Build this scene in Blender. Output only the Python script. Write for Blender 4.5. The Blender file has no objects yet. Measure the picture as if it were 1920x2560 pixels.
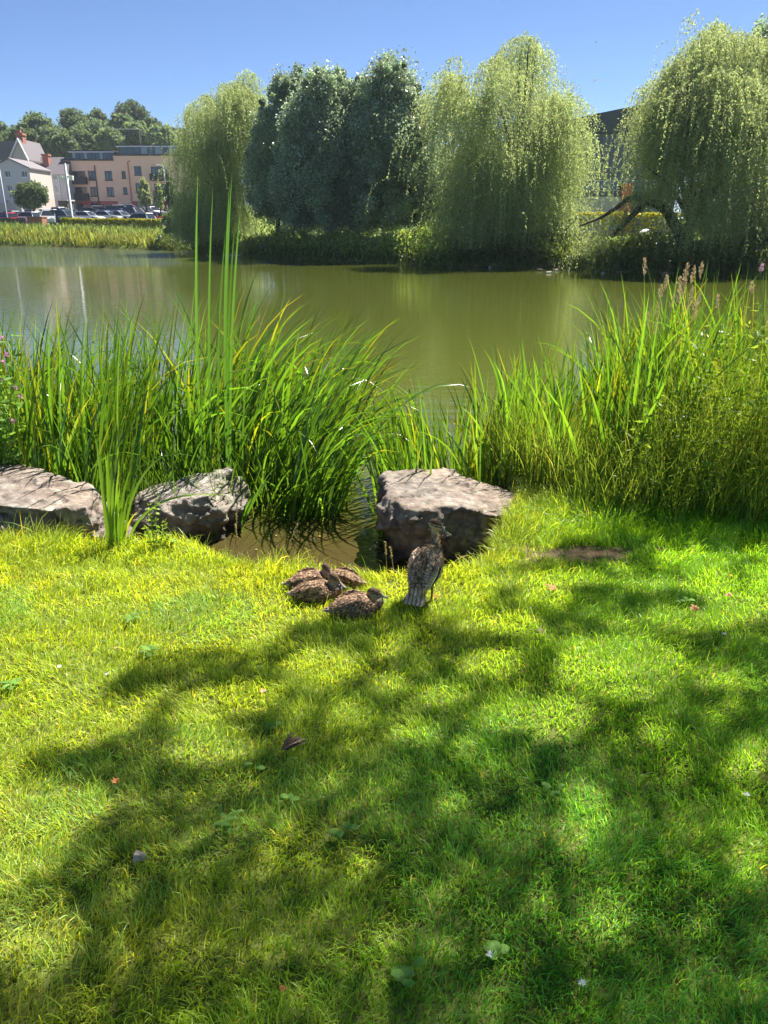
import bpy, bmesh, math, random
import numpy as np
from mathutils import Vector, Matrix, noise as mnoise, kdtree
rng = np.random.default_rng(7)
random.seed(7)
R = math.radians
scene = bpy.context.scene
COL = scene.collection

# ------------------------------------------------------------------ camera, sky, sun, exposure
CAMZ, PITCH, FPX = 1.65, R(20.53), 1923.7
cam = bpy.data.cameras.new('camera')
cam.sensor_fit = 'VERTICAL'; cam.sensor_height = 34.6; cam.lens = 26.0
cam.clip_start = 0.05; cam.clip_end = 6000
camo = bpy.data.objects.new('camera', cam); COL.objects.link(camo)
camo.location = (0, 0, CAMZ); camo.rotation_euler = (R(90) - PITCH, 0, 0)
scene.camera = camo

SUN_EL, SUN_AZ = R(55), R(40)
S = np.array([math.sin(SUN_AZ) * math.cos(SUN_EL), math.cos(SUN_AZ) * math.cos(SUN_EL), math.sin(SUN_EL)])
world = bpy.data.worlds.new('World'); scene.world = world; world.use_nodes = True
nt = world.node_tree
sky = nt.nodes.new('ShaderNodeTexSky'); sky.sky_type = 'NISHITA'; sky.sun_disc = False
sky.sun_elevation = SUN_EL; sky.sun_rotation = SUN_AZ
sky.air_density = 0.6; sky.dust_density = 0.0; sky.ozone_density = 8.0; sky.altitude = 0
bgn = nt.nodes['Background']; bgn.inputs['Strength'].default_value = 0.05
nt.links.new(sky.outputs[0], bgn.inputs['Color'])
sl = bpy.data.lights.new('sun', 'SUN'); sl.energy = 5.0; sl.angle = R(0.5); sl.color = (1.0, 0.95, 0.86)
so = bpy.data.objects.new('sun', sl); COL.objects.link(so)
so.location = (20, 25, 40)
so.rotation_euler = Vector(-S).to_track_quat('-Z', 'Y').to_euler()
scene.view_settings.view_transform = 'Standard'; scene.view_settings.look = 'None'
scene.view_settings.gamma = 1.0; scene.view_settings.use_curve_mapping = False
scene.view_settings.exposure = 1.62
cy = scene.cycles
cy.max_bounces = 8; cy.diffuse_bounces = 5; cy.glossy_bounces = 3; cy.transmission_bounces = 5
cy.transparent_max_bounces = 6; cy.caustics_reflective = False; cy.caustics_refractive = False
cy.sample_clamp_indirect = 6.0

# ------------------------------------------------------------------ measuring the photograph (source pixels 1920 x 2560)
def ray(px, py):
    dx = (np.asarray(px, float) - 960) / FPX; dv = (np.asarray(py, float) - 1280) / FPX
    return dx, math.cos(PITCH) - dv * math.sin(PITCH), -(math.sin(PITCH) + dv * math.cos(PITCH))
def A(px, py, Y):
    dx, f, u = ray(px, py); t = Y / f
    return np.array([dx * t, np.zeros_like(dx) + Y, CAMZ + u * t])
def G(px, py, z=0.0):
    dx, f, u = ray(px, py); t = (z - CAMZ) / u
    return np.array([dx * t, f * t, z + 0 * t])
def proj(x, y, z):
    f, d = y, CAMZ - z
    zc = f * math.cos(PITCH) + d * math.sin(PITCH)
    v = d * math.cos(PITCH) - f * math.sin(PITCH)
    return 960 + FPX * x / zc, 1280 + FPX * v / zc
D2S = 1920 / 1659.0

# ------------------------------------------------------------------ object helpers
def tag(o, label=None, cat=None, group=None, kind=None):
    if label: o['label'] = label
    if cat: o['category'] = cat
    if group: o['group'] = group
    if kind: o['kind'] = kind
    return o
def thing(name, label, cat, loc=(0, 0, 0), rz=0.0, group=None):
    o = bpy.data.objects.new(name, None); COL.objects.link(o)
    o.location = loc; o.rotation_euler = (0, 0, rz); o.empty_display_size = 0.1
    return tag(o, label, cat, group)
def link(name, me, mat=None, parent=None, world_coords=True):
    o = bpy.data.objects.new(name, me); COL.objects.link(o)
    if mat is not None and len(me.materials) == 0:
        for m in (mat if isinstance(mat, (list, tuple)) else [mat]): me.materials.append(m)
    if parent is not None:
        o.parent = parent
        if world_coords:
            o.matrix_parent_inverse = (Matrix.Translation(parent.location) @ parent.rotation_euler.to_matrix().to_4x4()).inverted() if parent.parent is None else Matrix()
    return o
def mesh_np(name, V, faces, mat=None, col=None, parent=None, smooth=False, mi=None, local=False):
    V = np.asarray(V, np.float32).reshape(-1, 3)
    if not isinstance(faces, list): faces = [faces]
    faces = [np.asarray(f, np.int32) for f in faces if len(f)]
    me = bpy.data.meshes.new(name)
    me.vertices.add(len(V)); me.vertices.foreach_set('co', V.ravel())
    li = np.concatenate([f.ravel() for f in faces])
    tot = np.concatenate([np.full(len(f), f.shape[1], np.int32) for f in faces])
    st = np.concatenate([[0], np.cumsum(tot)[:-1]]).astype(np.int32)
    me.loops.add(len(li)); me.loops.foreach_set('vertex_index', li)
    me.polygons.add(len(tot)); me.polygons.foreach_set('loop_start', st)
    me.polygons.foreach_set('use_smooth', np.full(len(tot), smooth))
    if mi is not None: me.polygons.foreach_set('material_index', np.asarray(mi, np.int32))
    me.update(calc_edges=True)
    if col is not None:
        a = me.attributes.new('Col', 'FLOAT_COLOR', 'POINT')
        c = np.ones((len(V), 4), np.float32); c[:, :3] = np.asarray(col).reshape(-1, 3)
        a.data.foreach_set('color', c.ravel())
    return link(name, me, mat, parent, not local)
class MB:
    """collects simple solids into one mesh"""
    def __init__(s): s.V = []; s.F = {3: [], 4: []}; s.n = 0; s.M = {3: [], 4: []}; s.m = 0
    def add(s, V, F):
        V = np.asarray(V, float).reshape(-1, 3)
        for f in F:
            f = [i + s.n for i in f]
            if len(f) in (3, 4): s.F[len(f)].append(f); s.M[len(f)].append(s.m)
            else:
                for k in range(1, len(f) - 1): s.F[3].append([f[0], f[k], f[k + 1]]); s.M[3].append(s.m)
        s.V.append(V); s.n += len(V); return s
    def box(s, x0, x1, y0, y1, z0, z1):
        V = [(x, y, z) for z in (z0, z1) for y in (y0, y1) for x in (x0, x1)]
        return s.add(V, [(0, 2, 3, 1), (4, 5, 7, 6), (0, 1, 5, 4), (1, 3, 7, 5), (3, 2, 6, 7), (2, 0, 4, 6)])
    def prism(s, poly, y0, y1):
        """polygon in xz pushed from y0 to y1"""
        n = len(poly); V = [(x, y0, z) for x, z in poly] + [(x, y1, z) for x, z in poly]
        F = [list(range(n))[::-1], list(range(n, 2 * n))] + [(i, (i + 1) % n, n + (i + 1) % n, n + i) for i in range(n)]
        return s.add(V, F)
    def tube(s, P, r, n=8):
        P = np.asarray(P, float); r = np.broadcast_to(np.asarray(r, float), (len(P),))
        T = np.gradient(P, axis=0); T /= np.linalg.norm(T, axis=1)[:, None] + 1e-9
        up = np.array([0.13, 0.27, 1.0]) if abs(T[0][2]) < 0.9 else np.array([1.0, 0.2, 0.0])
        a = np.linspace(0, 2 * math.pi, n, endpoint=False); V = []
        u = np.cross(T[0], up); u /= np.linalg.norm(u)
        for i in range(len(P)):
            u = u - T[i] * (u @ T[i]); u /= np.linalg.norm(u) + 1e-9; w = np.cross(T[i], u)
            V += [P[i] + r[i] * (math.cos(q) * u + math.sin(q) * w) for q in a]
        F = []
        for i in range(len(P) - 1):
            for k in range(n):
                F.append((i * n + k, i * n + (k + 1) % n, (i + 1) * n + (k + 1) % n, (i + 1) * n + k))
        F.append(list(range(n))[::-1]); F.append([(len(P) - 1) * n + k for k in range(n)])
        return s.add(V, F)
    def build(s, name, mat, parent=None, smooth=False, local=False):
        return mesh_np(name, np.concatenate(s.V), [np.array(s.F[4], np.int32).reshape(-1, 4), np.array(s.F[3], np.int32).reshape(-1, 3)],
                       mat, None, parent, smooth, mi=s.M[4] + s.M[3], local=local)
def inpoly(x, y, poly):
    x = np.asarray(x); y = np.asarray(y); r = np.zeros(x.shape, bool); n = len(poly)
    for i in range(n):
        (x0, y0), (x1, y1) = poly[i], poly[(i + 1) % n]
        c = (y0 > y) != (y1 > y)
        r ^= c & (x < (x1 - x0) * (y - y0) / (y1 - y0 + 1e-12) + x0)
    return r
def vnoise(x, y, s=1.0, seed=0):
    """smooth value noise in 0..1"""
    x = np.asarray(x) * s + seed * 17.3; y = np.asarray(y) * s + seed * 7.7
    xi = np.floor(x).astype(np.int64); yi = np.floor(y).astype(np.int64); fx = x - xi; fy = y - yi
    fx = fx * fx * (3 - 2 * fx); fy = fy * fy * (3 - 2 * fy)
    def h(a, b):
        n = (a * 374761393 + b * 668265263 + seed * 362437) & 0x7fffffff
        n = ((n ^ (n >> 13)) * 1274126177) & 0x7fffffff
        return ((n ^ (n >> 16)) & 0xffff) / 65535.0
    return (h(xi, yi) * (1 - fx) + h(xi + 1, yi) * fx) * (1 - fy) + (h(xi, yi + 1) * (1 - fx) + h(xi + 1, yi + 1) * fx) * fy
def sstep(a, b, x):
    t = np.clip((np.asarray(x) - a) / (b - a), 0, 1); return t * t * (3 - 2 * t)
def unit(v): return v / (np.linalg.norm(v, axis=-1, keepdims=True) + 1e-9)

# ------------------------------------------------------------------ materials
def newmat(name):
    m = bpy.data.materials.new(name); m.use_nodes = True
    return m, m.node_tree, m.node_tree.nodes['Principled BSDF']
def plain(name, c, rough=0.6, metal=0.0, var=0.12, scale=3.0, bump=0.0, spec=0.5):
    m, t, p = newmat(name); N = t.nodes
    p.inputs['Roughness'].default_value = rough; p.inputs['Metallic'].default_value = metal
    p.inputs['Specular IOR Level'].default_value = spec
    tc = N.new('ShaderNodeTexCoord'); no = N.new('ShaderNodeTexNoise'); no.inputs['Scale'].default_value = scale; no.inputs['Detail'].default_value = 6
    t.links.new(tc.outputs['Object'], no.inputs['Vector'])
    mx = N.new('ShaderNodeMix'); mx.data_type = 'RGBA'
    t.links.new(no.outputs['Fac'], mx.inputs['Factor'])
    mx.inputs['A'].default_value = [v * (1 - var) for v in c] + [1]; mx.inputs['B'].default_value = [min(1, v * (1 + var)) for v in c] + [1]
    t.links.new(mx.outputs['Result'], p.inputs['Base Color'])
    if bump:
        b = N.new('ShaderNodeBump'); b.inputs['Strength'].default_value = bump; b.inputs['Distance'].default_value = 0.02
        t.links.new(no.outputs['Fac'], b.inputs['Height']); t.links.new(b.outputs[0], p.inputs['Normal'])
    return m
def leafmat(name, c, ct=None, trans=0.45, rough=0.45, spec=0.4):
    """thin leaf: reflects, lets light through; 'Col' carries each leaf's own tint"""
    m, t, p = newmat(name); N = t.nodes
    at = N.new('ShaderNodeAttribute'); at.attribute_name = 'Col'
    def mul(col):
        x = N.new('ShaderNodeMix'); x.data_type = 'RGBA'; x.blend_type = 'MULTIPLY'; x.inputs['Factor'].default_value = 1
        t.links.new(at.outputs['Color'], x.inputs['A']); x.inputs['B'].default_value = list(col) + [1]; return x.outputs['Result']
    t.links.new(mul(c), p.inputs['Base Color'])
    p.inputs['Roughness'].default_value = rough; p.inputs['Specular IOR Level'].default_value = spec
    tr = N.new('ShaderNodeBsdfTranslucent'); t.links.new(mul(ct or [c[0] * 1.5, c[1] * 1.5, c[2] * 0.8]), tr.inputs['Color'])
    ms = N.new('ShaderNodeMixShader'); ms.inputs[0].default_value = trans
    t.links.new(p.outputs[0], ms.inputs[1]); t.links.new(tr.outputs[0], ms.inputs[2])
    t.links.new(ms.outputs[0], N['Material Output'].inputs['Surface'])
    return m
def colmat(name, rough=0.7, spec=0.3, bump=0.0, bscale=60.0, noise_amt=0.25, nscale=25.0):
    """colour from the mesh's own 'Col', broken by fine noise"""
    m, t, p = newmat(name); N = t.nodes
    at = N.new('ShaderNodeAttribute'); at.attribute_name = 'Col'
    tc = N.new('ShaderNodeTexCoord'); no = N.new('ShaderNodeTexNoise'); no.inputs['Scale'].default_value = nscale; no.inputs['Detail'].default_value = 8
    t.links.new(tc.outputs['Object'], no.inputs['Vector'])
    mr = N.new('ShaderNodeMapRange'); mr.inputs['To Min'].default_value = 1 - noise_amt; mr.inputs['To Max'].default_value = 1 + noise_amt
    mr.inputs['From Min'].default_value = 0.25; mr.inputs['From Max'].default_value = 0.75
    t.links.new(no.outputs['Fac'], mr.inputs['Value'])
    x = N.new('ShaderNodeVectorMath'); x.operation = 'SCALE'
    t.links.new(at.outputs['Color'], x.inputs[0]); t.links.new(mr.outputs[0], x.inputs['Scale'])
    t.links.new(x.outputs[0], p.inputs['Base Color'])
    p.inputs['Roughness'].default_value = rough; p.inputs['Specular IOR Level'].default_value = spec
    if bump:
        n2 = N.new('ShaderNodeTexNoise'); n2.inputs['Scale'].default_value = bscale; n2.inputs['Detail'].default_value = 10; n2.inputs['Roughness'].default_value = 0.65
        t.links.new(tc.outputs['Object'], n2.inputs['Vector'])
        b = N.new('ShaderNodeBump'); b.inputs['Strength'].default_value = bump; b.inputs['Distance'].default_value = 0.02
        t.links.new(n2.outputs['Fac'], b.inputs['Height']); t.links.new(b.outputs[0], p.inputs['Normal'])
    return m

M = {}
M['grass'] = leafmat('lawn_blade', (0.235, 0.37, 0.035), (0.58, 0.79, 0.03), 0.45, 0.42, 0.4)
M['reed'] = leafmat('reed_blade', (0.075, 0.165, 0.022), (0.17, 0.36, 0.015), 0.40, 0.28, 0.75)
M['fine'] = leafmat('fine_grass', (0.15, 0.235, 0.035), (0.32, 0.47, 0.035), 0.42, 0.45, 0.3)
M['willow'] = leafmat('willow_leaf', (0.25, 0.335, 0.18), (0.45, 0.54, 0.19), 0.42, 0.6, 0.15)
M['birch'] = leafmat('birch_leaf', (0.22, 0.31, 0.26), (0.38, 0.50, 0.25), 0.38, 0.35, 0.6)
M['wood'] = leafmat('woodland_leaf', (0.105, 0.165, 0.10), (0.22, 0.31, 0.10), 0.34, 0.65, 0.15)
M['hedge'] = leafmat('hedge_leaf', (0.20, 0.24, 0.02), (0.42, 0.42, 0.02), 0.35, 0.4, 0.4)
M['bank'] = leafmat('bank_leaf', (0.10, 0.155, 0.05), (0.24, 0.33, 0.05), 0.35, 0.4, 0.45)
M['shade_tree'] = leafmat('broad_leaf', (0.08, 0.16, 0.03), (0.32, 0.74, 0.05), 0.6, 0.4, 0.4)
M['weed'] = leafmat('weed_leaf', (0.13, 0.24, 0.05), (0.22, 0.42, 0.04), 0.35, 0.65, 0.15)
M['bark'] = plain('bark', (0.065, 0.05, 0.04), 0.9, var=0.4, scale=6, bump=0.6)
M['pale_bark'] = plain('pale_bark', (0.30, 0.26, 0.22), 0.85, var=0.5, scale=4, bump=0.4)
M['seed'] = leafmat('seed_head', (0.52, 0.38, 0.24), (0.55, 0.42, 0.25), 0.35, 0.7, 0.2)
M['straw'] = leafmat('dry_stalk', (0.40, 0.33, 0.14), (0.45, 0.35, 0.12), 0.35, 0.6, 0.3)
M['petal'] = leafmat('pink_petal', (0.55, 0.22, 0.42), (0.6, 0.28, 0.48), 0.4, 0.6, 0.2)
M['white_petal'] = leafmat('white_petal', (0.8, 0.8, 0.76), (0.8, 0.8, 0.75), 0.3, 0.6, 0.2)
M['dead'] = leafmat('dead_leaf', (0.38, 0.16, 0.06), (0.45, 0.18, 0.05), 0.3, 0.6, 0.3)
M['rock'] = colmat('rock', 0.85, 0.25, 0.95, 34, 0.5, 16)
M['duck'] = colmat('duck_feather', 0.75, 0.12, 0.25, 160, 0.35, 70)
M['ground'] = colmat('ground', 0.95, 0.15, 0.5, 18, 0.3, 14)

# water: murky green body, clear surface, wind ripples
def watermat():
    m, t, p = newmat('pond_water'); N = t.nodes; L = t.links
    geo = N.new('ShaderNodeNewGeometry'); sep = N.new('ShaderNodeSeparateXYZ'); L.new(geo.outputs['Position'], sep.inputs[0])
    def mr(sock, a, b, c=0.0, d=1.0):
        x = N.new('ShaderNodeMapRange'); x.interpolation_type = 'SMOOTHSTEP'
        x.inputs['From Min'].default_value = a; x.inputs['From Max'].default_value = b
        x.inputs['To Min'].default_value = c; x.inputs['To Max'].default_value = d
        L.new(sock, x.inputs['Value']); return x.outputs[0]
    def mth(op, a, b):
        x = N.new('ShaderNodeMath'); x.operation = op
        for i, v in enumerate((a, b)):
            if isinstance(v, (int, float)): x.inputs[i].default_value = v
            else: L.new(v, x.inputs[i])
        return x.outputs[0]
    # silty brown near the bank, olive further out
    no = N.new('ShaderNodeTexNoise'); no.inputs['Scale'].default_value = 1.6; no.inputs['Detail'].default_value = 5
    L.new(geo.outputs['Position'], no.inputs['Vector'])
    yy = mth('ADD', sep.outputs['Y'], mth('MULTIPLY', no.outputs['Fac'], 0.5))
    near = mr(yy, 4.5, 6.2)
    mx = N.new('ShaderNodeMix'); mx.data_type = 'RGBA'; L.new(near, mx.inputs['Factor'])
    mx.inputs['A'].default_value = (0.052, 0.038, 0.014, 1); mx.inputs['B'].default_value = (0.062, 0.074, 0.012, 1)
    L.new(mx.outputs['Result'], p.inputs['Base Color'])
    p.inputs['Roughness'].default_value = 0.03; p.inputs['IOR'].default_value = 1.333
    # ripples
    mp = N.new('ShaderNodeMapping'); mp.inputs['Scale'].default_value = (1.0, 2.6, 1.0); L.new(geo.outputs['Position'], mp.inputs['Vector'])
    n1 = N.new('ShaderNodeTexNoise'); n1.inputs['Scale'].default_value = 2.2; n1.inputs['Detail'].default_value = 4; n1.inputs['Roughness'].default_value = 0.55
    L.new(mp.outputs[0], n1.inputs['Vector'])
    n2 = N.new('ShaderNodeTexNoise'); n2.inputs['Scale'].default_value = 0.12; n2.inputs['Detail'].default_value = 2
    L.new(geo.outputs['Position'], n2.inputs['Vector'])
    gust = mr(n2.outputs['Fac'], 0.35, 0.7, 0.55, 1.15)
    # breeze on the open far left corner of the pond
    lefty = mth('MULTIPLY', mr(sep.outputs['Y'], 36, 52), mr(sep.outputs['X'], -2, -14))
    amp = mth('ADD', mth('MULTIPLY', gust, 0.006), mth('MULTIPLY', lefty, 0.10))
    # livelier within a few metres of the near bank
    amp = mth('ADD', amp, mr(sep.outputs['Y'], 11, 5.5, 0.0, 0.020))
    b = N.new('ShaderNodeBump'); b.inputs['Strength'].default_value = 1.0; b.inputs['Distance'].default_value = 1.0
    L.new(mth('MULTIPLY', n1.outputs['Fac'], amp), b.inputs['Height'])
    L.new(b.outputs[0], p.inputs['Normal'])
    return m
M['water'] = watermat()

# ------------------------------------------------------------------ terrain
WZ = -0.30
top_px = [(455, 1364), (510, 1382), (560, 1404), (610, 1424), (660, 1434), (730, 1440), (850, 1452), (960, 1450), (1080, 1446), (1160, 1430), (1205, 1400)]   # where the lawn breaks off above the inlet
near_px = [(1250, 1320), (1180, 1230), (1300, 1150), (1500, 1115), (1950, 1095), (2500, 1080)]
far_px = [(3200, 735), (2600, 718), (1920, 697), (1500, 677), (1050, 662), (800, 652), (650, 645), (430, 627), (200, 619), (0, 614), (-600, 603), (-1300, 598)]
POND = [(-6.5, 4.75), (-2.75, 4.62), (-2.6, 4.0), (-1.5, 4.0)] + [(G(a, b, -.02)[0], G(a, b, -.02)[1] + .13) for a, b in top_px] + [tuple(G(a, b, WZ)[:2]) for a, b in near_px] + [tuple(G(a, b, WZ)[:2]) for a, b in far_px]
PA = np.array(POND)
def pond_sd(x, y):
    x = np.asarray(x, float); y = np.asarray(y, float); sh = x.shape; x = x.ravel(); y = y.ravel()
    best = np.full(x.shape, 1e9)
    for i in range(len(PA)):
        a, b = PA[i], PA[(i + 1) % len(PA)]; d = b - a; L2 = d @ d
        t = np.clip(((x - a[0]) * d[0] + (y - a[1]) * d[1]) / L2, 0, 1)
        best = np.minimum(best, (x - a[0] - t * d[0]) ** 2 + (y - a[1] - t * d[1]) ** 2)
    return (np.where(inpoly(x, y, POND), -1, 1) * np.sqrt(best)).reshape(sh)
TY = [0, 12, 26, 60, 72, 82, 95, 105, 125, 140, 155, 166, 200, 250, 400, 1000, 3000]
TZ = [0, 0.0, .40, .50, .55, 1.1, 1.25, 1.5, 2.3, 3.1, 3.9, 4.6, 15, 22, 25, 26, 26]
TZR = [0, 0.0, .40, .50, .55, .6, .7, .8, 1.0, 1.2, 1.5, 1.6, 2.0, 3, 4, 6, 10]
def hgt(x, y):
    x = np.asarray(x, float); y = np.asarray(y, float)
    sd = pond_sd(x, y)
    k = sstep(-0.14, -0.24, x / np.maximum(np.abs(y), 1e-3))
    land = np.interp(y, TY, TZ) * k + np.interp(y, TY, TZR) * (1 - k)
    land = land + 0.03 * (vnoise(x, y, 1.3, 3) - 0.5) * sstep(0, 1.0, sd) + 0.25 * (vnoise(x, y, 0.09, 5) - 0.5) * sstep(20, 60, y)
    edge = np.where(y < 12, 0.13, 2.2)
    up = WZ - 0.02 + (land - WZ + 0.02) * np.sqrt(np.clip(sstep(0, 1, sd / edge), 0, 1))
    return np.where(sd > 0, up, WZ - 0.02 - np.minimum(0.9, -sd * 0.35))
def grow(a, b, step, k, far):
    inn = list(np.arange(a, b + 1e-6, step)); s = step; hi = []; v = b
    while v < far: s *= k; v += s; hi.append(v)
    return inn, hi
inn, hi = grow(-4.2, 4.2, 0.06, 1.12, 9); far_ = list(np.arange(hi[-1] + .6, 48, .6)); h2 = [50, 55, 62, 70, 80, 95, 115, 140, 180, 240, 330, 480, 800, 1500]; hi = hi + far_ + h2; xs = np.array([-v for v in hi][::-1] + inn + hi)
inn, hi = grow(-2.5, 7.0, 0.06, 1.06, 25); hi = hi + list(np.arange(hi[-1] + .45, 82, .45)); hi = hi + list(np.arange(83, 260, 2.5)) + [270, 300, 350, 420, 550, 800, 1300, 2500]; ys = np.array([-30, -15, -8, -5, -3.5] + inn + hi)
gx, gy = np.meshgrid(xs, ys); gz = hgt(gx, gy)
nx, ny = len(xs), len(ys)
idx = np.arange(nx * ny).reshape(ny, nx)
gF = np.stack([idx[:-1, :-1], idx[:-1, 1:], idx[1:, 1:], idx[1:, :-1]], -1).reshape(-1, 4)
gsd = pond_sd(gx, gy)
soilA = np.array(G(1455, 1385, 0)[:2])
def soilmask(x, y):
    d = np.hypot((x - soilA[0]) / 0.36, (y - soilA[1]) / 0.13) + 0.9 * (vnoise(x, y, 11, 2) - 0.5) + .5 * (vnoise(x, y, 30, 6) - .5)
    return sstep(1.15, 0.7, d)
thatch = np.array([0.11, 0.125, 0.03]); mud = np.array([0.09, 0.062, 0.035]); fargrass = np.array([0.14, 0.20, 0.03]); soil = np.array([0.15, 0.10, 0.062])
gc = np.where((gy < 12)[..., None], thatch * (0.75 + 0.5 * vnoise(gx, gy, 5, 1)[..., None]), fargrass * (0.8 + 0.4 * vnoise(gx, gy, 0.4, 1)[..., None]))
w = sstep(0.16, 0.04, gsd)[..., None]; gc = gc * (1 - w) + mud * w
w = soilmask(gx, gy)[..., None]; gc = gc * (1 - w) + soil * w
tag(mesh_np('ground', np.stack([gx, gy, gz], -1), gF, M['ground'], gc, smooth=True), kind='structure')
wb = MB(); wb.add([(-260, 2.5, WZ), (200, 2.5, WZ), (200, 110, WZ), (-260, 110, WZ)], [(0, 1, 2, 3)])
tag(wb.build('water', M['water']), kind='structure')

# ------------------------------------------------------------------ blades, leaves
def blades(base, az, ln, wd, th0, k, nseg=3, roll=None, p=1.5, fold=0.0, prof=None):
    """curved tapering blades; returns V, faces, blade index per vertex, position along blade"""
    n = len(base); h = np.stack([np.cos(az), np.sin(az), 0 * az], -1); s0 = np.stack([-np.sin(az), np.cos(az), 0 * az], -1)
    zz = np.array([0, 0, 1.0]); roll = np.zeros(n) if roll is None else roll
    pos = base.copy(); across = 3 if fold else 2; rows = []
    for i in range(nseg + 1):
        t = i / nseg; th = th0 + k * t ** p
        tan = np.sin(th)[:, None] * h + np.cos(th)[:, None] * zz
        nor = np.cos(th)[:, None] * h - np.sin(th)[:, None] * zz
        sd = np.cos(roll)[:, None] * s0 + np.sin(roll)[:, None] * nor
        wf = (prof(t) if prof else (1 - t ** 2.2) * min(1, 0.6 + 1.6 * t))
        wv = (wd * wf * 0.5)[:, None]
        if i == nseg: rows.append(pos[:, None, :])
        elif fold: 
            nn = np.cross(tan, sd); rows.append(np.stack([pos - sd * wv, pos + nn * wv * fold, pos + sd * wv], 1))
        else: rows.append(np.stack([pos - sd * wv, pos + sd * wv], 1))
        pos = pos + tan * (ln / nseg)[:, None]
    V = np.concatenate(rows, 1); m = V.shape[1]; off = (np.arange(n) * m)[:, None]
    Q = []
    for i in range(nseg - 1):
        for a in range(across - 1):
            Q.append(np.array([i * across + a, i * across + a + 1, (i + 1) * across + a + 1, (i + 1) * across + a]))
    T = [np.array([(nseg - 1) * across + a, (nseg - 1) * across + a + 1, nseg * across]) for a in range(across - 1)]
    FQ = np.concatenate([off + q for q in Q]) if Q else np.zeros((0, 4), int)
    FT = np.concatenate([off + t for t in T])
    return V.reshape(-1, 3), [FQ, FT], np.repeat(np.arange(n), m), m
def tips(c, bi, m, share, col=(3.6, 1.5, 1.3)):
    C = c[bi].copy(); n = len(c); t = np.tile(np.arange(m) / (m - 1), n); f = (rng.uniform(0, 1, n) < share) * rng.uniform(.55, .9, n); f[f == 0] = 2
    k = sstep(0, .18, t - f[bi])[:, None]; return C * (1 - k) + np.array(col) * rng.uniform(.5, 1, n)[bi][:, None] * k
def rvec(n): return unit(rng.normal(size=(n, 3)))
def leafquads(c, a, L, W, b=None):
    """rhombic leaves at c along a"""
    n = len(c); a = unit(a); b = unit(np.cross(a, rvec(n))) if b is None else b
    L = np.broadcast_to(L, (n,))[:, None]; W = np.broadcast_to(W, (n,))[:, None]
    V = np.stack([c - a * L * .5, c + b * W * .5 - a * L * .06, c + a * L * .5, c - b * W * .5 - a * L * .06], 1)
    return V.reshape(-1, 3), np.arange(4 * n).reshape(n, 4)
def tint(n, lo=0.7, hi=1.3, yellow=0.0, rep=1):
    v = rng.uniform(lo, hi, n)[:, None] * np.ones(3); y = rng.uniform(0, 1, n)[:, None] * yellow
    v = v * (1 + y * np.array([0.9, 0.25, 0.0])); return np.repeat(v, rep, 0)
def join(parts):
    V = []; Q = []; T = []; C = []; n = 0
    for v, f, c in parts:
        V.append(v); C.append(np.broadcast_to(c, v.shape))
        for g in (f if isinstance(f, list) else [f]):
            if len(g): (Q if g.shape[1] == 4 else T).append(g + n)
        n += len(v)
    return np.concatenate(V), [np.concatenate(Q) if Q else np.zeros((0, 4), int), np.concatenate(T) if T else np.zeros((0, 3), int)], np.concatenate(C)

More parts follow.
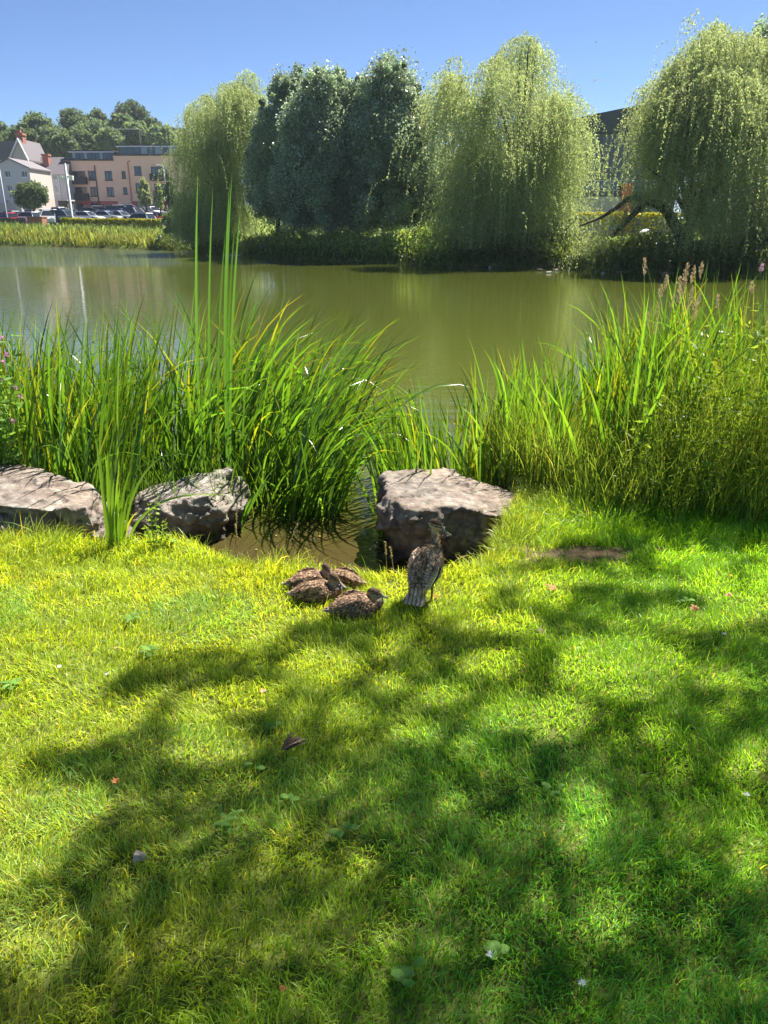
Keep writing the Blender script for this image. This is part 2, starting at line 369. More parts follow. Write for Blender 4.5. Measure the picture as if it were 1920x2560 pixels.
# ------------------------------------------------------------------ lawn grass
def lawn():
    n = 470000
    y = 0.55 + (rng.uniform(0, 1, n) ** 0.80) * 4.6
    x = rng.uniform(-1, 1, n) * (0.55 * y + 0.95)
    sd = pond_sd(x, y); keep = sd > 0.02
    keep &= rng.uniform(0, 1, n) > soilmask(x, y) * 0.97
    keep &= ~((y > 4.45) & (x > 0.4) & (rng.uniform(0, 1, n) > 0.35))
    bare = vnoise(x, y, 3.1, 8) * 0.6 + vnoise(x, y, 9, 9) * 0.4
    keep &= rng.uniform(0, 1, n) < 0.45 + 1.3 * bare
    x, y, sd = x[keep], y[keep], sd[keep]; n = len(x); z = hgt(x, y) - 0.006
    tuft = vnoise(x, y, 4.5, 11) * 0.5 + vnoise(x, y, 13, 12) * 0.5
    ht = 0.024 + 0.031 * tuft ** 1.4
    edge = sstep(0.35, 0.05, sd) * (y > 3); ht = ht * (1 + 0.9 * edge * rng.uniform(0, 1, n))
    # ragged longer tufts
    for px, py, r, a in [(70, 1345, .40, 1.1), (160, 1355, .25, .9), (760, 1420, .16, 1.2), (690, 1428, .12, .8), (1330, 1330, .15, .7), (1430, 1270, .3, 1.8), (1330, 1340, .2, 1.2), (1600, 1310, .5, 1.1), (1850, 1310, .5, 1.4), (1150, 1425, .12, .9), (380, 1372, .2, .6)]:
        c = G(px, py, 0.0); ht = ht * (1 + a * np.exp(-((x - c[0]) ** 2 + (y - c[1]) ** 2) / r ** 2) * rng.uniform(.3, 1, n))
    ln = ht * rng.uniform(0.55, 1.45, n); lng = rng.uniform(0, 1, n) < .16; ln = np.where(lng, ln * 1.25 + .018, ln)
    fld = vnoise(x, y, 2.2, 21) * 4 * math.pi + vnoise(x, y, 7, 22) * 3
    az = fld + rng.normal(0, 1.1, n)
    th0 = np.abs(rng.normal(0.40, 0.36, n)); k = rng.uniform(0.2, 1.7, n) + np.where(lng, rng.uniform(0, 1.0, n), 0)
    wd = rng.uniform(0.0016, 0.0036, n) * (1 + 0.12 * y)
    V, F, bi, m = blades(np.stack([x, y, z], -1), az, ln, wd, th0, k, 4, rng.uniform(-.9, .9, n))
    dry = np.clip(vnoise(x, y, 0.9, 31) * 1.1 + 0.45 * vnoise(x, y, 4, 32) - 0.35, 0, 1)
    sunny = sstep(0.6, -0.8, x - 0.35 * y + 0.6)         # open side drier; the sun's yellow and shade's green are painted in too
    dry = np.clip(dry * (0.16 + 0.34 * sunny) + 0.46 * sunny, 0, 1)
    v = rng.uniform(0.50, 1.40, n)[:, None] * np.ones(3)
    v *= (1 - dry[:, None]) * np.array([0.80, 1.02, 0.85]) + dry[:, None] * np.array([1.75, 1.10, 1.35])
    st = rng.uniform(0, 1, n) < 0.012 + 0.06 * dry
    v[st] = np.array([2.6, 1.45, 3.2]) * rng.uniform(0.6, 1.15, st.sum())[:, None]
    blu = (vnoise(x, y, 1.7, 41) > 0.62) & (rng.uniform(0, 1, n) < 0.6); v[blu & ~st] *= np.array([0.75, 0.95, 1.9])
    tag(mesh_np('lawn_grass', V, F, M['grass'], v[bi]), 'short sunlit lawn grass with dappled shade', 'grass', kind='stuff')
lawn()

# ------------------------------------------------------------------ rocks
def remeshed(bm, vox, name='tmp'):
    me = bpy.data.meshes.new(name); bm.to_mesh(me); bm.free()
    o = bpy.data.objects.new(name, me); COL.objects.link(o)
    md = o.modifiers.new('r', 'REMESH'); md.mode = 'VOXEL'; md.voxel_size = vox
    dg = bpy.context.evaluated_depsgraph_get(); dg.update()
    ev = o.evaluated_get(dg); out = bpy.data.meshes.new_from_object(ev)
    COL.objects.unlink(o); bpy.data.objects.remove(o); bpy.data.meshes.remove(me)
    n = len(out.vertices); V = np.zeros(n * 3, np.float32); out.vertices.foreach_get('co', V)
    return out, V.reshape(-1, 3)
def setcol(me, C):
    a = me.attributes.new('Col', 'FLOAT_COLOR', 'POINT'); c = np.ones((len(C), 4), np.float32); c[:, :3] = C
    a.data.foreach_set('color', c.ravel())
def rock(pts, seed, vox=0.011, amp=1.0, base=(0.22, 0.173, 0.143)):
    bm = bmesh.new()
    for p in pts: bm.verts.new(p)
    bmesh.ops.convex_hull(bm, input=bm.verts[:])
    bmesh.ops.delete(bm, geom=[v for v in bm.verts if not v.link_faces], context='VERTS')
    me, V = remeshed(bm, vox, 'rock')
    N = np.zeros(len(V) * 3, np.float32); me.vertices.foreach_get('normal', N); N = N.reshape(-1, 3)
    off = Vector((seed * 3.1, seed * 1.7, seed)); d = np.zeros(len(V)); cv = np.zeros(len(V))
    for i, v in enumerate(V):
        q = Vector(v.tolist()) + off
        strata = q.z + 0.25 * q.x + 0.1 * mnoise.noise(q * 3)
        a = mnoise.noise(q * 2.6)
        # broken ledges: stepped noise, cracks along cell borders
        def chip(sx, sz, w):
            qq = Vector((q.x * sx + .3 * mnoise.noise(q * 5), q.y * sx + .3 * mnoise.noise(q * 5 + Vector((5, 0, 0))), q.z * sz)); vd, vp = mnoise.voronoi(qq); hs = mnoise.cell_vector(vp[0] * 7.31)
            return w * ((hs.x - .5) + 1.1 * (qq - vp[0]).dot(hs - Vector((.5, .5, .5)))), vd[1] - vd[0]
        ca, cell = chip(4.2, 6.5, .095); cb, cell2 = chip(11, 19, .034)
        b = mnoise.noise(Vector((q.x * 7, q.y * 7, strata * 16)))
        step = round((a * 1.3 + b * 0.5) * 2.2) / 2.2
        side = 1 - max(0.0, float(N[i][2])) * 0.80
        d[i] = (ca + cb + 0.012 * step) * side + 0.004 * b + 0.004 * mnoise.noise(q * 30)
        cv[i] = 0.5 + 0.5 * mnoise.noise(q * 4.5) + 0.25 * mnoise.noise(q * 18) - 0.30 * max(0, 1 - cell * 14)
    V = V + N * (d * amp)[:, None]
    me.vertices.foreach_set('co', V.ravel().astype(np.float32))
    for p in me.polygons: p.use_smooth = True
    me.update()
    C = np.array(base) * (0.72 + 0.5 * np.clip(cv, 0, 1.2))[:, None]
    warm = np.array([mnoise.noise((Vector(v.tolist()) + off) * 2.0) for v in V])[:, None]
    C = C * (1 + warm * np.array([0.10, 0.0, -0.12]))
    wet = sstep(WZ + 0.13, WZ + 0.05, V[:, 2] + 0.02 * np.sin(V[:, 0] * 9))[:, None]
    C = C * (1 - 0.72 * wet)                      # the water mark left on the stone
    gr = ((cv > 0.98)[:, None] * (V[:, 2] > -0.1)[:, None]) * 0.25; C = C * (1 - gr) + np.array([.5, .48, .42]) * gr
    li = np.array([max(0.0, mnoise.noise((Vector(v.tolist()) + off) * 13) - .30) * 3 + max(0.0, mnoise.noise((Vector(v.tolist()) + off) * 33) - .42) * 3 for v in V])[:, None]
    li = np.clip(li, 0, 1) * (V[:, 2] > -.12)[:, None] * .55; C = C * (1 - li) + np.array([.36, .35, .29]) * li      # lichen
    mo = np.clip(np.array([mnoise.noise((Vector(v.tolist()) + off) * 6.5) for v in V]) - .22, 0, 1)[:, None] * 2.2 * sstep(-.02, -.16, V[:, 2])[:, None]; mo = np.clip(mo, 0, .8); C = C * (1 - mo) + np.array([.05, .065, .02]) * mo   # moss low down
    setcol(me, C); return me
def P3(*l): return [tuple(A(a, b, c)) for a, b, c in l]
r1 = P3((-200, 1255, 4.12), (0, 1262, 4.08), (120, 1272, 4.05), (215, 1268, 4.12), (-200, 1150, 4.95), (0, 1157, 4.9), (60, 1163, 4.85), (175, 1190, 4.75), (228, 1212, 4.62), (256, 1252, 4.45), (258, 1300, 4.3)) + \
     [(-2.65, 4.05, -.4), (-1.75, 4.0, -.4), (-1.55, 4.15, -.4), (-1.55, 4.7, -.4), (-2.7, 5.0, -.4)]
tag(link('boulder', rock(r1, 3), M['rock']), 'large flat-topped boulder at the left edge beside the lawn', 'rock', 'boulders along the bank')
r2 = P3((325, 1245, 4.85), (367, 1236, 4.9), (422, 1217, 5.0), (468, 1194, 5.08), (494, 1181, 5.12), (565, 1179, 5.12), (586, 1211, 5.05), (599, 1262, 4.92), (430, 1252, 4.72), (520, 1240, 4.70), (560, 1285, 4.70), (330, 1300, 4.66), (450, 1330, 4.60), (548, 1336, 4.66), (590, 1310, 4.85)) + \
     [tuple(A(330, 1350, 4.62)), tuple(A(450, 1360, 4.58)), tuple(A(560, 1350, 4.68))] + [(-1.55, 5.2, -.42), (-.95, 5.35, -.42)]
tag(link('boulder', rock(r2, 11, amp=1.35, base=(0.245, 0.21, 0.18)), M['rock']), 'craggy grey boulder rising to a blunt peak at the inlet edge', 'rock', 'boulders along the bank')
r3 = P3((960, 1415, 4.40), (1090, 1440, 4.22), (1200, 1425, 4.25), (966, 1238, 4.52), (1030, 1274, 4.32), (1143, 1264, 4.36), (1230, 1288, 4.36), (1306, 1288, 4.48), (965, 1182, 4.92), (1019, 1176, 5.02), (1101, 1168, 5.08), (1140, 1184, 5.02), (1203, 1212, 4.92), (1282, 1227, 4.86), (1326, 1250, 4.7)) + \
     [(.01, 4.4, -.42), (.30, 4.2, -.42), (.62, 4.3, -.42), (.95, 4.5, -.42), (.02, 4.95, -.42), (.5, 5.1, -.42), (.9, 4.9, -.42)]
tag(link('boulder', rock(r3, 23, base=(0.225, 0.178, 0.148)), M['rock']), 'big pinkish slab boulder behind the standing duck', 'rock', 'boulders along the bank')
r4 = P3((1405, 1185, 4.95), (1420, 1165, 5.2), (1530, 1168, 5.2), (1545, 1190, 4.95), (1480, 1195, 4.85)) + [(1.1, 5.0, -.05), (1.65, 5.0, -.05), (1.4, 5.4, -.05), (1.2, 4.85, -.05)]
tag(link('boulder', rock(r4, 31), M['rock']), 'low stone almost buried in tall grass right of the slab', 'rock', 'boulders along the bank')

# ------------------------------------------------------------------ ducks
def loft_into(bm, C, W, H, side, n=20):
    C = np.asarray(C, float); T = unit(np.gradient(C, axis=0)); side = np.asarray(side, float); rings = []
    for i in range(len(C)):
        s = side - T[i] * (side @ T[i]); s /= np.linalg.norm(s); u = np.cross(s, T[i])
        rings.append([bm.verts.new(C[i] + W[i] * math.cos(q) * s + H[i] * math.sin(q) * u) for q in np.linspace(0, 2 * math.pi, n, endpoint=False)])
    for i in range(len(C) - 1):
        for k in range(n): bm.faces.new((rings[i][k], rings[i][(k + 1) % n], rings[i + 1][(k + 1) % n], rings[i + 1][k]))
    bm.faces.new(rings[0][::-1]); bm.faces.new(rings[-1])
def smooth_pts(P, m=6):
    """Catmull-Rom resample rows of numbers"""
    P = np.asarray(P, float); Q = np.vstack([2 * P[0] - P[1], P, 2 * P[-1] - P[-2]]); out = []
    for i in range(1, len(Q) - 2):
        for t in np.linspace(0, 1, m, endpoint=False):
            a, b, c, d = Q[i - 1], Q[i], Q[i + 1], Q[i + 2]
            out.append(0.5 * (2 * b + (c - a) * t + (2 * a - 5 * b + 4 * c - d) * t * t + (3 * b - a - 3 * c + d) * t ** 3))
    out.append(Q[-2]); return np.array(out)
def add_spine(bm, rows, x=0.0):
    q = smooth_pts(rows); C = np.stack([np.full(len(q), x) if q.shape[1] == 4 else q[:, 4], q[:, 0], q[:, 1]], -1)
    loft_into(bm, C, np.maximum(q[:, 2], .002), np.maximum(q[:, 3], .002), (1, 0, 0))
def head_frame(pos, yaw, pitch):
    f = np.array([math.sin(yaw) * math.cos(pitch), math.cos(yaw) * math.cos(pitch), math.sin(pitch)])
    s = np.array([math.cos(yaw), -math.sin(yaw), 0]); return np.asarray(pos, float), f, s, np.cross(s, f)
def add_head(bm, fr, k, bill=1.0):
    p, f, s, u = fr
    h = smooth_pts([(-.036, .002, .004, .006), (-.031, .002, .013, .014), (-.016, .004, .020, .023), (.002, .004, .021, .024), (.018, .001, .018, .019), (.030, -.003, .012, .013), (.037, -.005, .007, .008)]) * k
    loft_into(bm, p + h[:, :1] * f + h[:, 1:2] * u, h[:, 2], h[:, 3], s)
    b = np.array([(.028, -.003, .009, .009), (.040, -.006, .0085, .0075), (.052, -.010, .0090, .0052), (.064, -.013, .0100, .0042), (.076, -.015, .0098, .0036), (.084, -.016, .0060, .0028)]) * k
    b[:, 0] = b[0, 0] + (b[:, 0] - b[0, 0]) * bill
    loft_into(bm, p + b[:, :1] * f + b[:, 1:2] * u, b[:, 2], b[:, 3], s)
def duck(name, label, cat, group, loc, yaw, k, spine, head, hk, bill, wings, tail, legs, young, seed, extra=None):
    bm = bmesh.new()
    add_spine(bm, spine); add_head(bm, head, hk, bill)
    for sx in (-1, 1):
        for rows in wings: add_spine(bm, [(a, b, c, d, sx * e) for a, b, c, d, e in rows])
    if tail: add_spine(bm, tail)
    if legs:
        for sx in (-1, 1):
            x = sx * 0.032; c = np.array([(x, -.02, .14), (x, -.012, .10), (x, -.006, .055), (x, -.012, .012)])
            loft_into(bm, c, [.022, .012, .0055, .006], [.022, .012, .0055, .006], (1, 0, 0), 10)
            c = np.array([(x, -.025, .006), (x, -.01, .008), (x + .004 * sx, .02, .006), (x + .008 * sx, .055, .004)])
            loft_into(bm, c, [.004, .008, .018, .028], [.004, .007, .004, .003], (1, 0, 0), 10)
    if extra: extra(bm)
    me, V = remeshed(bm, 0.0033, name)
    for _ in range(1): pass
    V = V.copy(); V[:, 2] = np.maximum(V[:, 2], 0.0)
    me.vertices.foreach_set('co', V.ravel())
    for p in me.polygons: p.use_smooth = True
    me.update()
    nof = np.zeros(len(V), bool)
    # plumage: each feather a dark centre with a buff rim
    r = np.random.default_rng(seed); n = len(V)
    stretch = np.array([1.0, 0.62, 0.9])
    big = V[:, 1] < 0.03
    samp = r.choice(n, 620 if not young else 520, replace=False)
    kd = kdtree.KDTree(len(samp))
    for j, i in enumerate(samp): kd.insert(Vector((V[i] * stretch).tolist()), j)
    kd.balance(); e = np.zeros(n); cell = np.zeros(n, int)
    for i in range(n):
        q = kd.find_n(Vector((V[i] * stretch).tolist()), 2); e[i] = q[1][2] - q[0][2]; cell[i] = q[0][1]
    rimw = sstep(0.0045, 0.0008, e)[:, None]
    tone = r.uniform(.65, 1.3, len(samp))[cell][:, None]
    dark = np.array([.125, .076, .046]) if not young else np.array([.098, .062, .040])
    buff = np.array([.50, .34, .20]) if not young else np.array([.33, .21, .13])
    C = dark * tone * (1 - rimw) + buff * tone * rimw
    # breast and belly are plainer and warmer
    p, f, s, u = head
    d = V - p; hf, hs, hu = d @ f, d @ s, d @ u
    if not young:
        back = sstep(.02, .07, V[:, 2] - (0.17 + 0.45 * V[:, 1])) * (V[:, 1] < .09) * (V[:, 2] < .33); back = back[:, None]
        fe = np.array([.34, .25, .19]) * tone * (1 - rimw * .5) + np.array([.34, .26, .2]) * rimw * .35
        wing = ((np.abs(V[:, 0]) > .028) & (V[:, 1] < .05) & (V[:, 1] > -.15) & (V[:, 2] > .10))[:, None]
        C = np.where(wing, C * .35 + fe * .75, C)
        bar = V[:, 1] * .8 - V[:, 2] * .55
        lw = (wing[:, 0]) & (V[:, 2] < .20); ln_ = np.abs(np.sin((V[:, 2] + .45 * V[:, 1]) * 190 + .8 * np.sin(V[:, 1] * 60)))
        C = np.where(lw[:, None], (np.array([.42, .31, .24]) * (1 - .55 * (ln_ > .86)[:, None])) * (.8 + .25 * tone), C)
        nof = np.zeros(n, bool); nof[lw] = r.uniform(size=lw.sum()) < .8
        sp = wing[:, 0] & (V[:, 0] > .045) & (V[:, 2] > .125) & (V[:, 2] < .215)
        C[sp & (np.abs(bar + .146) < .013)] = (.022, .018, .035)
        C[sp & (np.abs(bar + .163) < .0045) & (V[:, 2] < .19)] = (.70, .66, .60)
        C[wing[:, 0] & (V[:, 0] < -.055) & (np.abs(bar + .158) < .004) & (V[:, 2] > .15)] = (.60, .56, .50)
        nof |= sp & (np.abs(bar + .150) < .03)
        tl = V[:, 1] < -.155; nof |= tl & (r.uniform(size=n) < .6)
        fan = np.abs(np.sin(V[:, 0] * 150 + 9 * V[:, 1])) > .52
        C[tl & fan] = np.array([.60, .43, .29]); C[tl & ~fan] = (.21, .125, .075)
        neck = sstep(.26, .31, V[:, 2])[:, None]
        C = C * (1 - neck) + np.array([.34, .24, .14]) * (.75 + .5 * r.uniform(size=n))[:, None] * neck
    else:
        br = sstep(.02, .10, V[:, 1])[:, None] * .5
        C = C * (1 - br) + np.array([.15, .095, .065]) * tone * br
        tl = (V[:, 1] < -.125) & (V[:, 2] < .075); C[tl] = np.array([.33, .24, .17])
    hd = (np.linalg.norm(d, axis=1) < .042 * hk) | ((hf > 0.0) & (hf < .1 * hk) & (np.abs(hs) < .03 * hk) & (np.abs(hu) < .035 * hk))
    q = r.uniform(.8, 1.2, n)[:, None]
    base = np.array([.45, .32, .19]) if not young else np.array([.32, .225, .13])
    C = np.where(hd[:, None], base * q, C)
    C = np.where((hd & (hu > .012 * hk))[:, None], np.array([.075, .048, .028]) * q, C)
    C = np.where((hd & (np.abs(hu - .0055 * hk) < .0028 * hk) & (hf > -.022 * hk))[:, None], np.array([.05, .035, .025]) * q, C)
    C[hd & (np.hypot(hf - .012 * hk, hu - .006 * hk) < .0042 * hk)] = (.012, .01, .009)
    C = np.where((hd & (hf > .034 * hk))[:, None], np.array([.20, .18, .12]) * q if not young else np.array([.20, .17, .15]) * q, C)
    if legs: C[(V[:, 2] < .075) & (V[:, 1] > -.1)] = (.22, .10, .04)
    # loose contour feathers lying back over the body
    N = np.zeros(n * 3, np.float32); me.vertices.foreach_get('normal', N); N = N.reshape(-1, 3)
    ok = np.nonzero(~hd & ~nof & (V[:, 2] > .018) & ((V[:, 2] > .10) | (not legs)))[0]; pk = r.choice(ok, min(len(ok), 1700 if legs else 1300), replace=False)
    back = np.array([0, -1.0, -.35]); tg = back - N[pk] * (N[pk] @ back)[:, None]; tg = unit(tg + r.normal(0, .22, (len(pk), 3))); ax = unit(tg + N[pk] * .22); sd_ = unit(np.cross(ax, N[pk]))
    fl = r.uniform(.009, .020, len(pk)) * (1.25 if not young else .95); fw = fl * r.uniform(.35, .55, len(pk))
    FV, FF = leafquads(V[pk] + N[pk] * .0012 + ax * (fl * .3)[:, None], ax, fl, fw, sd_)
    fc = np.repeat(C[pk] * r.uniform(.55, 1.6, len(pk))[:, None], 4, 0)
    vq = np.zeros(len(me.polygons) * 4, np.int32); bmx = bmesh.new(); bmx.from_mesh(me)
    nv = [bmx.verts.new(q) for q in FV]
    for q in FF: bmx.faces.new([nv[i] for i in q])
    bmx.to_mesh(me); bmx.free(); C = np.concatenate([C, fc])
    setcol(me, C)
    o = link(name, me, M['duck']); o.location = (loc[0], loc[1], loc[2] - (.014 if young else 0)); o.rotation_euler = (0, 0, yaw); o.scale = (k, k, k)
    return tag(o, label, cat, group)
def on(px, py):
    g = G(px, py, 0.0); g = G(px, py, float(hgt(g[0], g[1]))); return g
hen_spine = [(-.185, .085, .020, .006), (-.155, .108, .040, .018), (-.115, .138, .060, .044), (-.06, .170, .077, .066), (0, .198, .084, .078), (.05, .222, .078, .075), (.09, .248, .060, .062), (.112, .278, .038, .040), (.118, .305, .0255, .028), (.117, .330, .0205, .0225), (.115, .352, .0205, .0215), (.114, .368, .019, .02)]
hw = [[(.075, .245, .006, .020, .046), (.03, .225, .012, .048, .066), (-.04, .19, .014, .052, .071), (-.10, .152, .010, .036, .056), (-.15, .118, .006, .018, .034), (-.175, .100, .003, .008, .02)]]
ht_ = [(-.12, .12, .04, .02), (-.16, .094, .050, .011), (-.195, .070, .060, .006), (-.208, .062, .050, .003)]
hl = on(1066, 1497)
hen_spine = [(a, b, c * .86, d) for a, b, c, d in hen_spine]
duck('duck', 'brown mottled hen standing upright with her head turned right', 'duck', None, hl, R(-22), .90, hen_spine,
     head_frame((.004, .116, .369), R(104), R(-9)), 1.16, 1.0, hw, ht_, True, False, 5)
yw = [[(.05, .10, .008, .024, .050), (.0, .092, .012, .042, .062), (-.06, .078, .010, .034, .056), (-.11, .066, .005, .018, .030)]]
def young(label, px, py, yaw, k, hyaw, hz=.136, hy=.098, hp=R(-8), seed=1, bill=.85, extra=None, neckz=.115):
    sp = [(-.165, .060, .004, .004), (-.14, .062, .020, .014), (-.10, .062, .046, .038), (-.04, .064, .070, .062), (.02, .064, .080, .068), (.07, .070, .072, .066), (.100, .088, .052, .054), (hy, .102, .038, .040), (hy, (.102 + hz) / 2, .028, .030), (hy, hz, .020, .020)]
    return duck('duckling', label, 'duckling', 'brood of ducklings resting on the grass', on(px, py), yaw, k, sp, head_frame((0, hy + .004, hz), hyaw, hp), 1.06, bill, yw, None, False, True, seed, extra)
# yaw: local +Y is where the body points; R(-90) points it to the right of the picture
young('duckling furthest back at left, half hidden behind its dark sibling', 776, 1472, R(-84), .80, R(150 - 95), seed=11, hz=.146)
def backleg(bm):
    c = np.array([(.035, -.09, .035), (.045, -.15, .02), (.05, -.19, .012), (.053, -.235, .008)])
    loft_into(bm, c, [.014, .007, .006, .016], [.014, .007, .005, .003], (1, 0, 0), 10)
lame = young('duckling at the back facing left with one reddish leg stretched out behind', 856, 1466, R(78), .74, R(25), seed=12, hz=.128, extra=backleg)
young('dark duckling at front left with a pale bill against its breast', 790, 1500, R(-88), .83, R(20), hz=.150, hp=R(-22), seed=13, bill=1.0)
young('duckling lying alone in front with its tail to the left', 888, 1537, R(-78), .86, R(12), hz=.132, seed=14, bill=.8)
me = lame.data; at = me.attributes['Col']
for i, v in enumerate(me.vertices):
    if v.co.y < -.145 and v.co.x > .036 and v.co.z < .04: at.data[i].color = (.50, .16, .07, 1)

# ------------------------------------------------------------------ reeds near the bank
def tophat(px):
    """height of the reed tops along the near bank, source px -> source py"""
    return np.interp(px, [-300, 0, 110, 230, 350, 460, 550, 630, 750, 870, 960], [790, 790, 760, 800, 760, 790, 720, 740, 780, 850, 960])
def reeds_left():
    parts = []
    n = 3300
    y = rng.uniform(4.75, 6.9, n); x = rng.uniform(-4.2, -0.30, n)
    right_edge = -0.30 - 0.12 * np.abs(y - 5.5); keep = x < right_edge
    keep &= (pond_sd(x, y) < 0.10)
    keep &= ~((x > -1.75) & (x < -.7) & (y < 5.5))
    # bare water showing between the clumps
    cl = vnoise(x, y, 1.5, 51); keep &= (cl > 0.30) | (x > -1.6)
    keep &= ~((x < -1.7) & (y > 6.2) & (rng.uniform(0, 1, n) < .6))
    # inlet stays open behind the second boulder's right
    keep &= ~((x > -0.95) & (y < 5.0))
    x, y = x[keep], y[keep]; n = len(x)
    fan = sstep(-2.4, -0.5, x)
    az = rng.normal(0.15, 0.75, n) + np.where(rng.uniform(0, 1, n) < .22 * (1 - fan), math.pi, 0)
    ln = rng.uniform(0.95, 1.6, n) * (1.0 + 0.14 * np.exp(-((x + 1.35) / .5) ** 2)); ln *= 1 - .22 * (rng.uniform(0, 1, n) < .35)
    th0 = np.abs(rng.normal(0.12, 0.10, n)) + 0.20 * fan * rng.uniform(0.2, 1.4, n)
    k = np.abs(rng.normal(0.28, 0.28, n)) + fan * rng.uniform(0.15, 1.15, n)
    k = np.where(rng.uniform(0, 1, n) < .14, k + rng.uniform(.8, 1.8, n), k)
    wd = rng.uniform(0.013, 0.029, n)
    V, F, bi, m = blades(np.stack([x, y, np.full(n, WZ - .08)], -1), az, ln, wd, th0, k, 9, rng.normal(0, .9, n), 2.0, .22, prof=lambda t: (1 - t ** 3) * min(1, .75 + t))
    c = tint(n, .5, 1.45, .25); old = rng.uniform(0, 1, n) < .05; c[old] = np.array([3.8, 1.9, 1.2]) * rng.uniform(.5, 1, old.sum())[:, None]
    parts.append((V, F, tips(c, bi, m, .22)))
    # short lower leaves and old stubble fill the base
    n = 1500; y = rng.uniform(4.8, 6.2, n); x = rng.uniform(-4, -.5, n); keep = (pond_sd(x, y) < .08) & ~((x > -.95) & (y < 5.0)) & (x < -.36 - .12 * np.abs(y - 5.5)); x, y = x[keep], y[keep]; n = len(x)
    V, F, bi, m = blades(np.stack([x, y, np.full(n, WZ - .05)], -1), rng.uniform(0, 6.3, n), rng.uniform(.3, .8, n), rng.uniform(.008, .016, n), np.abs(rng.normal(.2, .15, n)), rng.uniform(0, .9, n), 6, rng.normal(0, 1, n), 1.8, .2)
    parts.append((V, F, tint(n, .6, 1.2, .6)[bi]))
    # leaves that bow out over the inlet
    n = 110; px = rng.uniform(640, 860, n); b = np.stack([A(p, 1180, 5.15 + rng.uniform(-.1, .6)) for p in px]); b[:, 2] = WZ - .05; b[:, 0] = np.minimum(b[:, 0], -.38)
    V, F, bi, m = blades(b, rng.normal(-.5, .6, n), rng.uniform(.45, .95, n), rng.uniform(.010, .018, n), rng.uniform(.25, .7, n), rng.uniform(.5, 1.5, n), 9, rng.normal(0, .6, n), 1.6, .22)
    parts.append((V, F, tint(n, .8, 1.4, .5)[bi]))
    V, F, C = join(parts)
    tag(mesh_np('reed_bed', V, F, M['reed'], C, smooth=True), 'dense bed of long strap leaves arching over the water left of the inlet', 'reeds', kind='stuff')
reeds_left()
def reeds_right():
    parts = []
    n = 2600
    x = rng.uniform(-.04, 4.4, n); y = rng.uniform(4.75, 6.2, n)
    pxx = 960 + FPX * x / (y * .9365 + .68)
    dens = np.interp(pxx, [960, 1050, 1250, 1450, 1560, 1700, 1950], [.8, .75, .55, .55, 1, .8, .7]); keep = rng.uniform(0, 1, n) < dens
    keep &= ~((x < .15) & (y < 5.0)) & ~((x < 1.0) & (y < 5.05))
    x, y, pxx = x[keep], y[keep], pxx[keep]; n = len(x)
    tall = np.interp(pxx, [960, 1050, 1150, 1300, 1450, 1560, 1660, 1950], [.80, .88, .84, .74, .82, 1.16, 1.2, 1.15])
    ln = tall * rng.uniform(.75, 1.22, n)
    az = rng.normal(0.5, 1.0, n) + np.where(rng.uniform(0, 1, n) < .45, math.pi, 0); az = np.where(pxx < 1120, rng.normal(math.pi, .8, n), az)
    z = np.maximum(hgt(x, y), WZ - .08)
    V, F, bi, m = blades(np.stack([x, y, z], -1), az, ln, rng.uniform(.011, .026, n), np.abs(rng.normal(.14, .13, n)), np.abs(rng.normal(.35, .45, n)), 9, rng.normal(0, .9, n), 2.0, .22, prof=lambda t: (1 - t ** 3) * min(1, .75 + t))
    c = tint(n, .6, 1.6, .5); old = rng.uniform(0, 1, n) < .06; c[old] = np.array([4.2, 2.1, 1.2]) * rng.uniform(.5, 1, old.sum())[:, None]
    parts.append((V, F, tips(c, bi, m, .2)))
    V, F, C = join(parts)
    tag(mesh_np('reed_bed', V, F, M['reed'], C, smooth=True), 'looser bed of upright strap leaves right of the inlet', 'reeds', kind='stuff')
    # fine tangle of grasses and leafy herbs on the bank in front of them
    parts = []
    n = 27000; x = rng.uniform(.55, 4.4, n); y = rng.uniform(4.05, 5.9, n)
    pxx = 960 + FPX * x / (y * .9365 + .68)
    keep = (pond_sd(x, y) > -.15) & (y > 5.0 - .90 * sstep(.80, 1.40, x)) & ~((x < .95) & (y < 5.05)); keep &= y > 4.06 + .22 * sstep(1.8, 1.0, x) + .12 * vnoise(x, 0 * x, 3, 9)
    x, y, pxx = x[keep], y[keep], pxx[keep]; n = len(x)
    tall = np.interp(pxx, [1150, 1300, 1480, 1560, 1700, 1950], [.42, .5, .46, .6, .85, .95])
    tall = tall * (.35 + .65 * sstep(4.05, 4.6, y)); ln = tall * rng.uniform(.45, 1.2, n)
    V, F, bi, m = blades(np.stack([x, y, hgt(x, y)], -1), rng.uniform(0, 6.3, n), ln, rng.uniform(.003, .008, n), np.abs(rng.normal(.18, .15, n)), rng.uniform(0, 1.2, n), 5, rng.normal(0, 1, n), 1.8)
    c = tint(n, .55, 1.35, .35); old = rng.uniform(0, 1, n) < .06; c[old] = np.array([2.8, 1.7, 2.2]) * rng.uniform(.5, 1, old.sum())[:, None]
    parts.append((V, F, c[bi]))
    # leafy stems
    n = 1000; x = rng.uniform(.9, 4.4, n); y = rng.uniform(4.12, 5.8, n); keep = (pond_sd(x, y) > -.05) & (y > 4.95 - .80 * sstep(.9, 1.5, x)); x, y = x[keep], y[keep]; n = len(x)
    pxx = 960 + FPX * x / (y * .9365 + .68); tall = np.interp(pxx, [1200, 1480, 1600, 1750, 1950], [.3, .38, .7, 1.0, 1.1]) * rng.uniform(.6, 1.1, n) * (.4 + .6 * sstep(4.1, 4.6, y))
    b = np.stack([x, y, hgt(x, y)], -1); lean = rng.normal(0, .12, (n, 2)); cc = []; aa = []
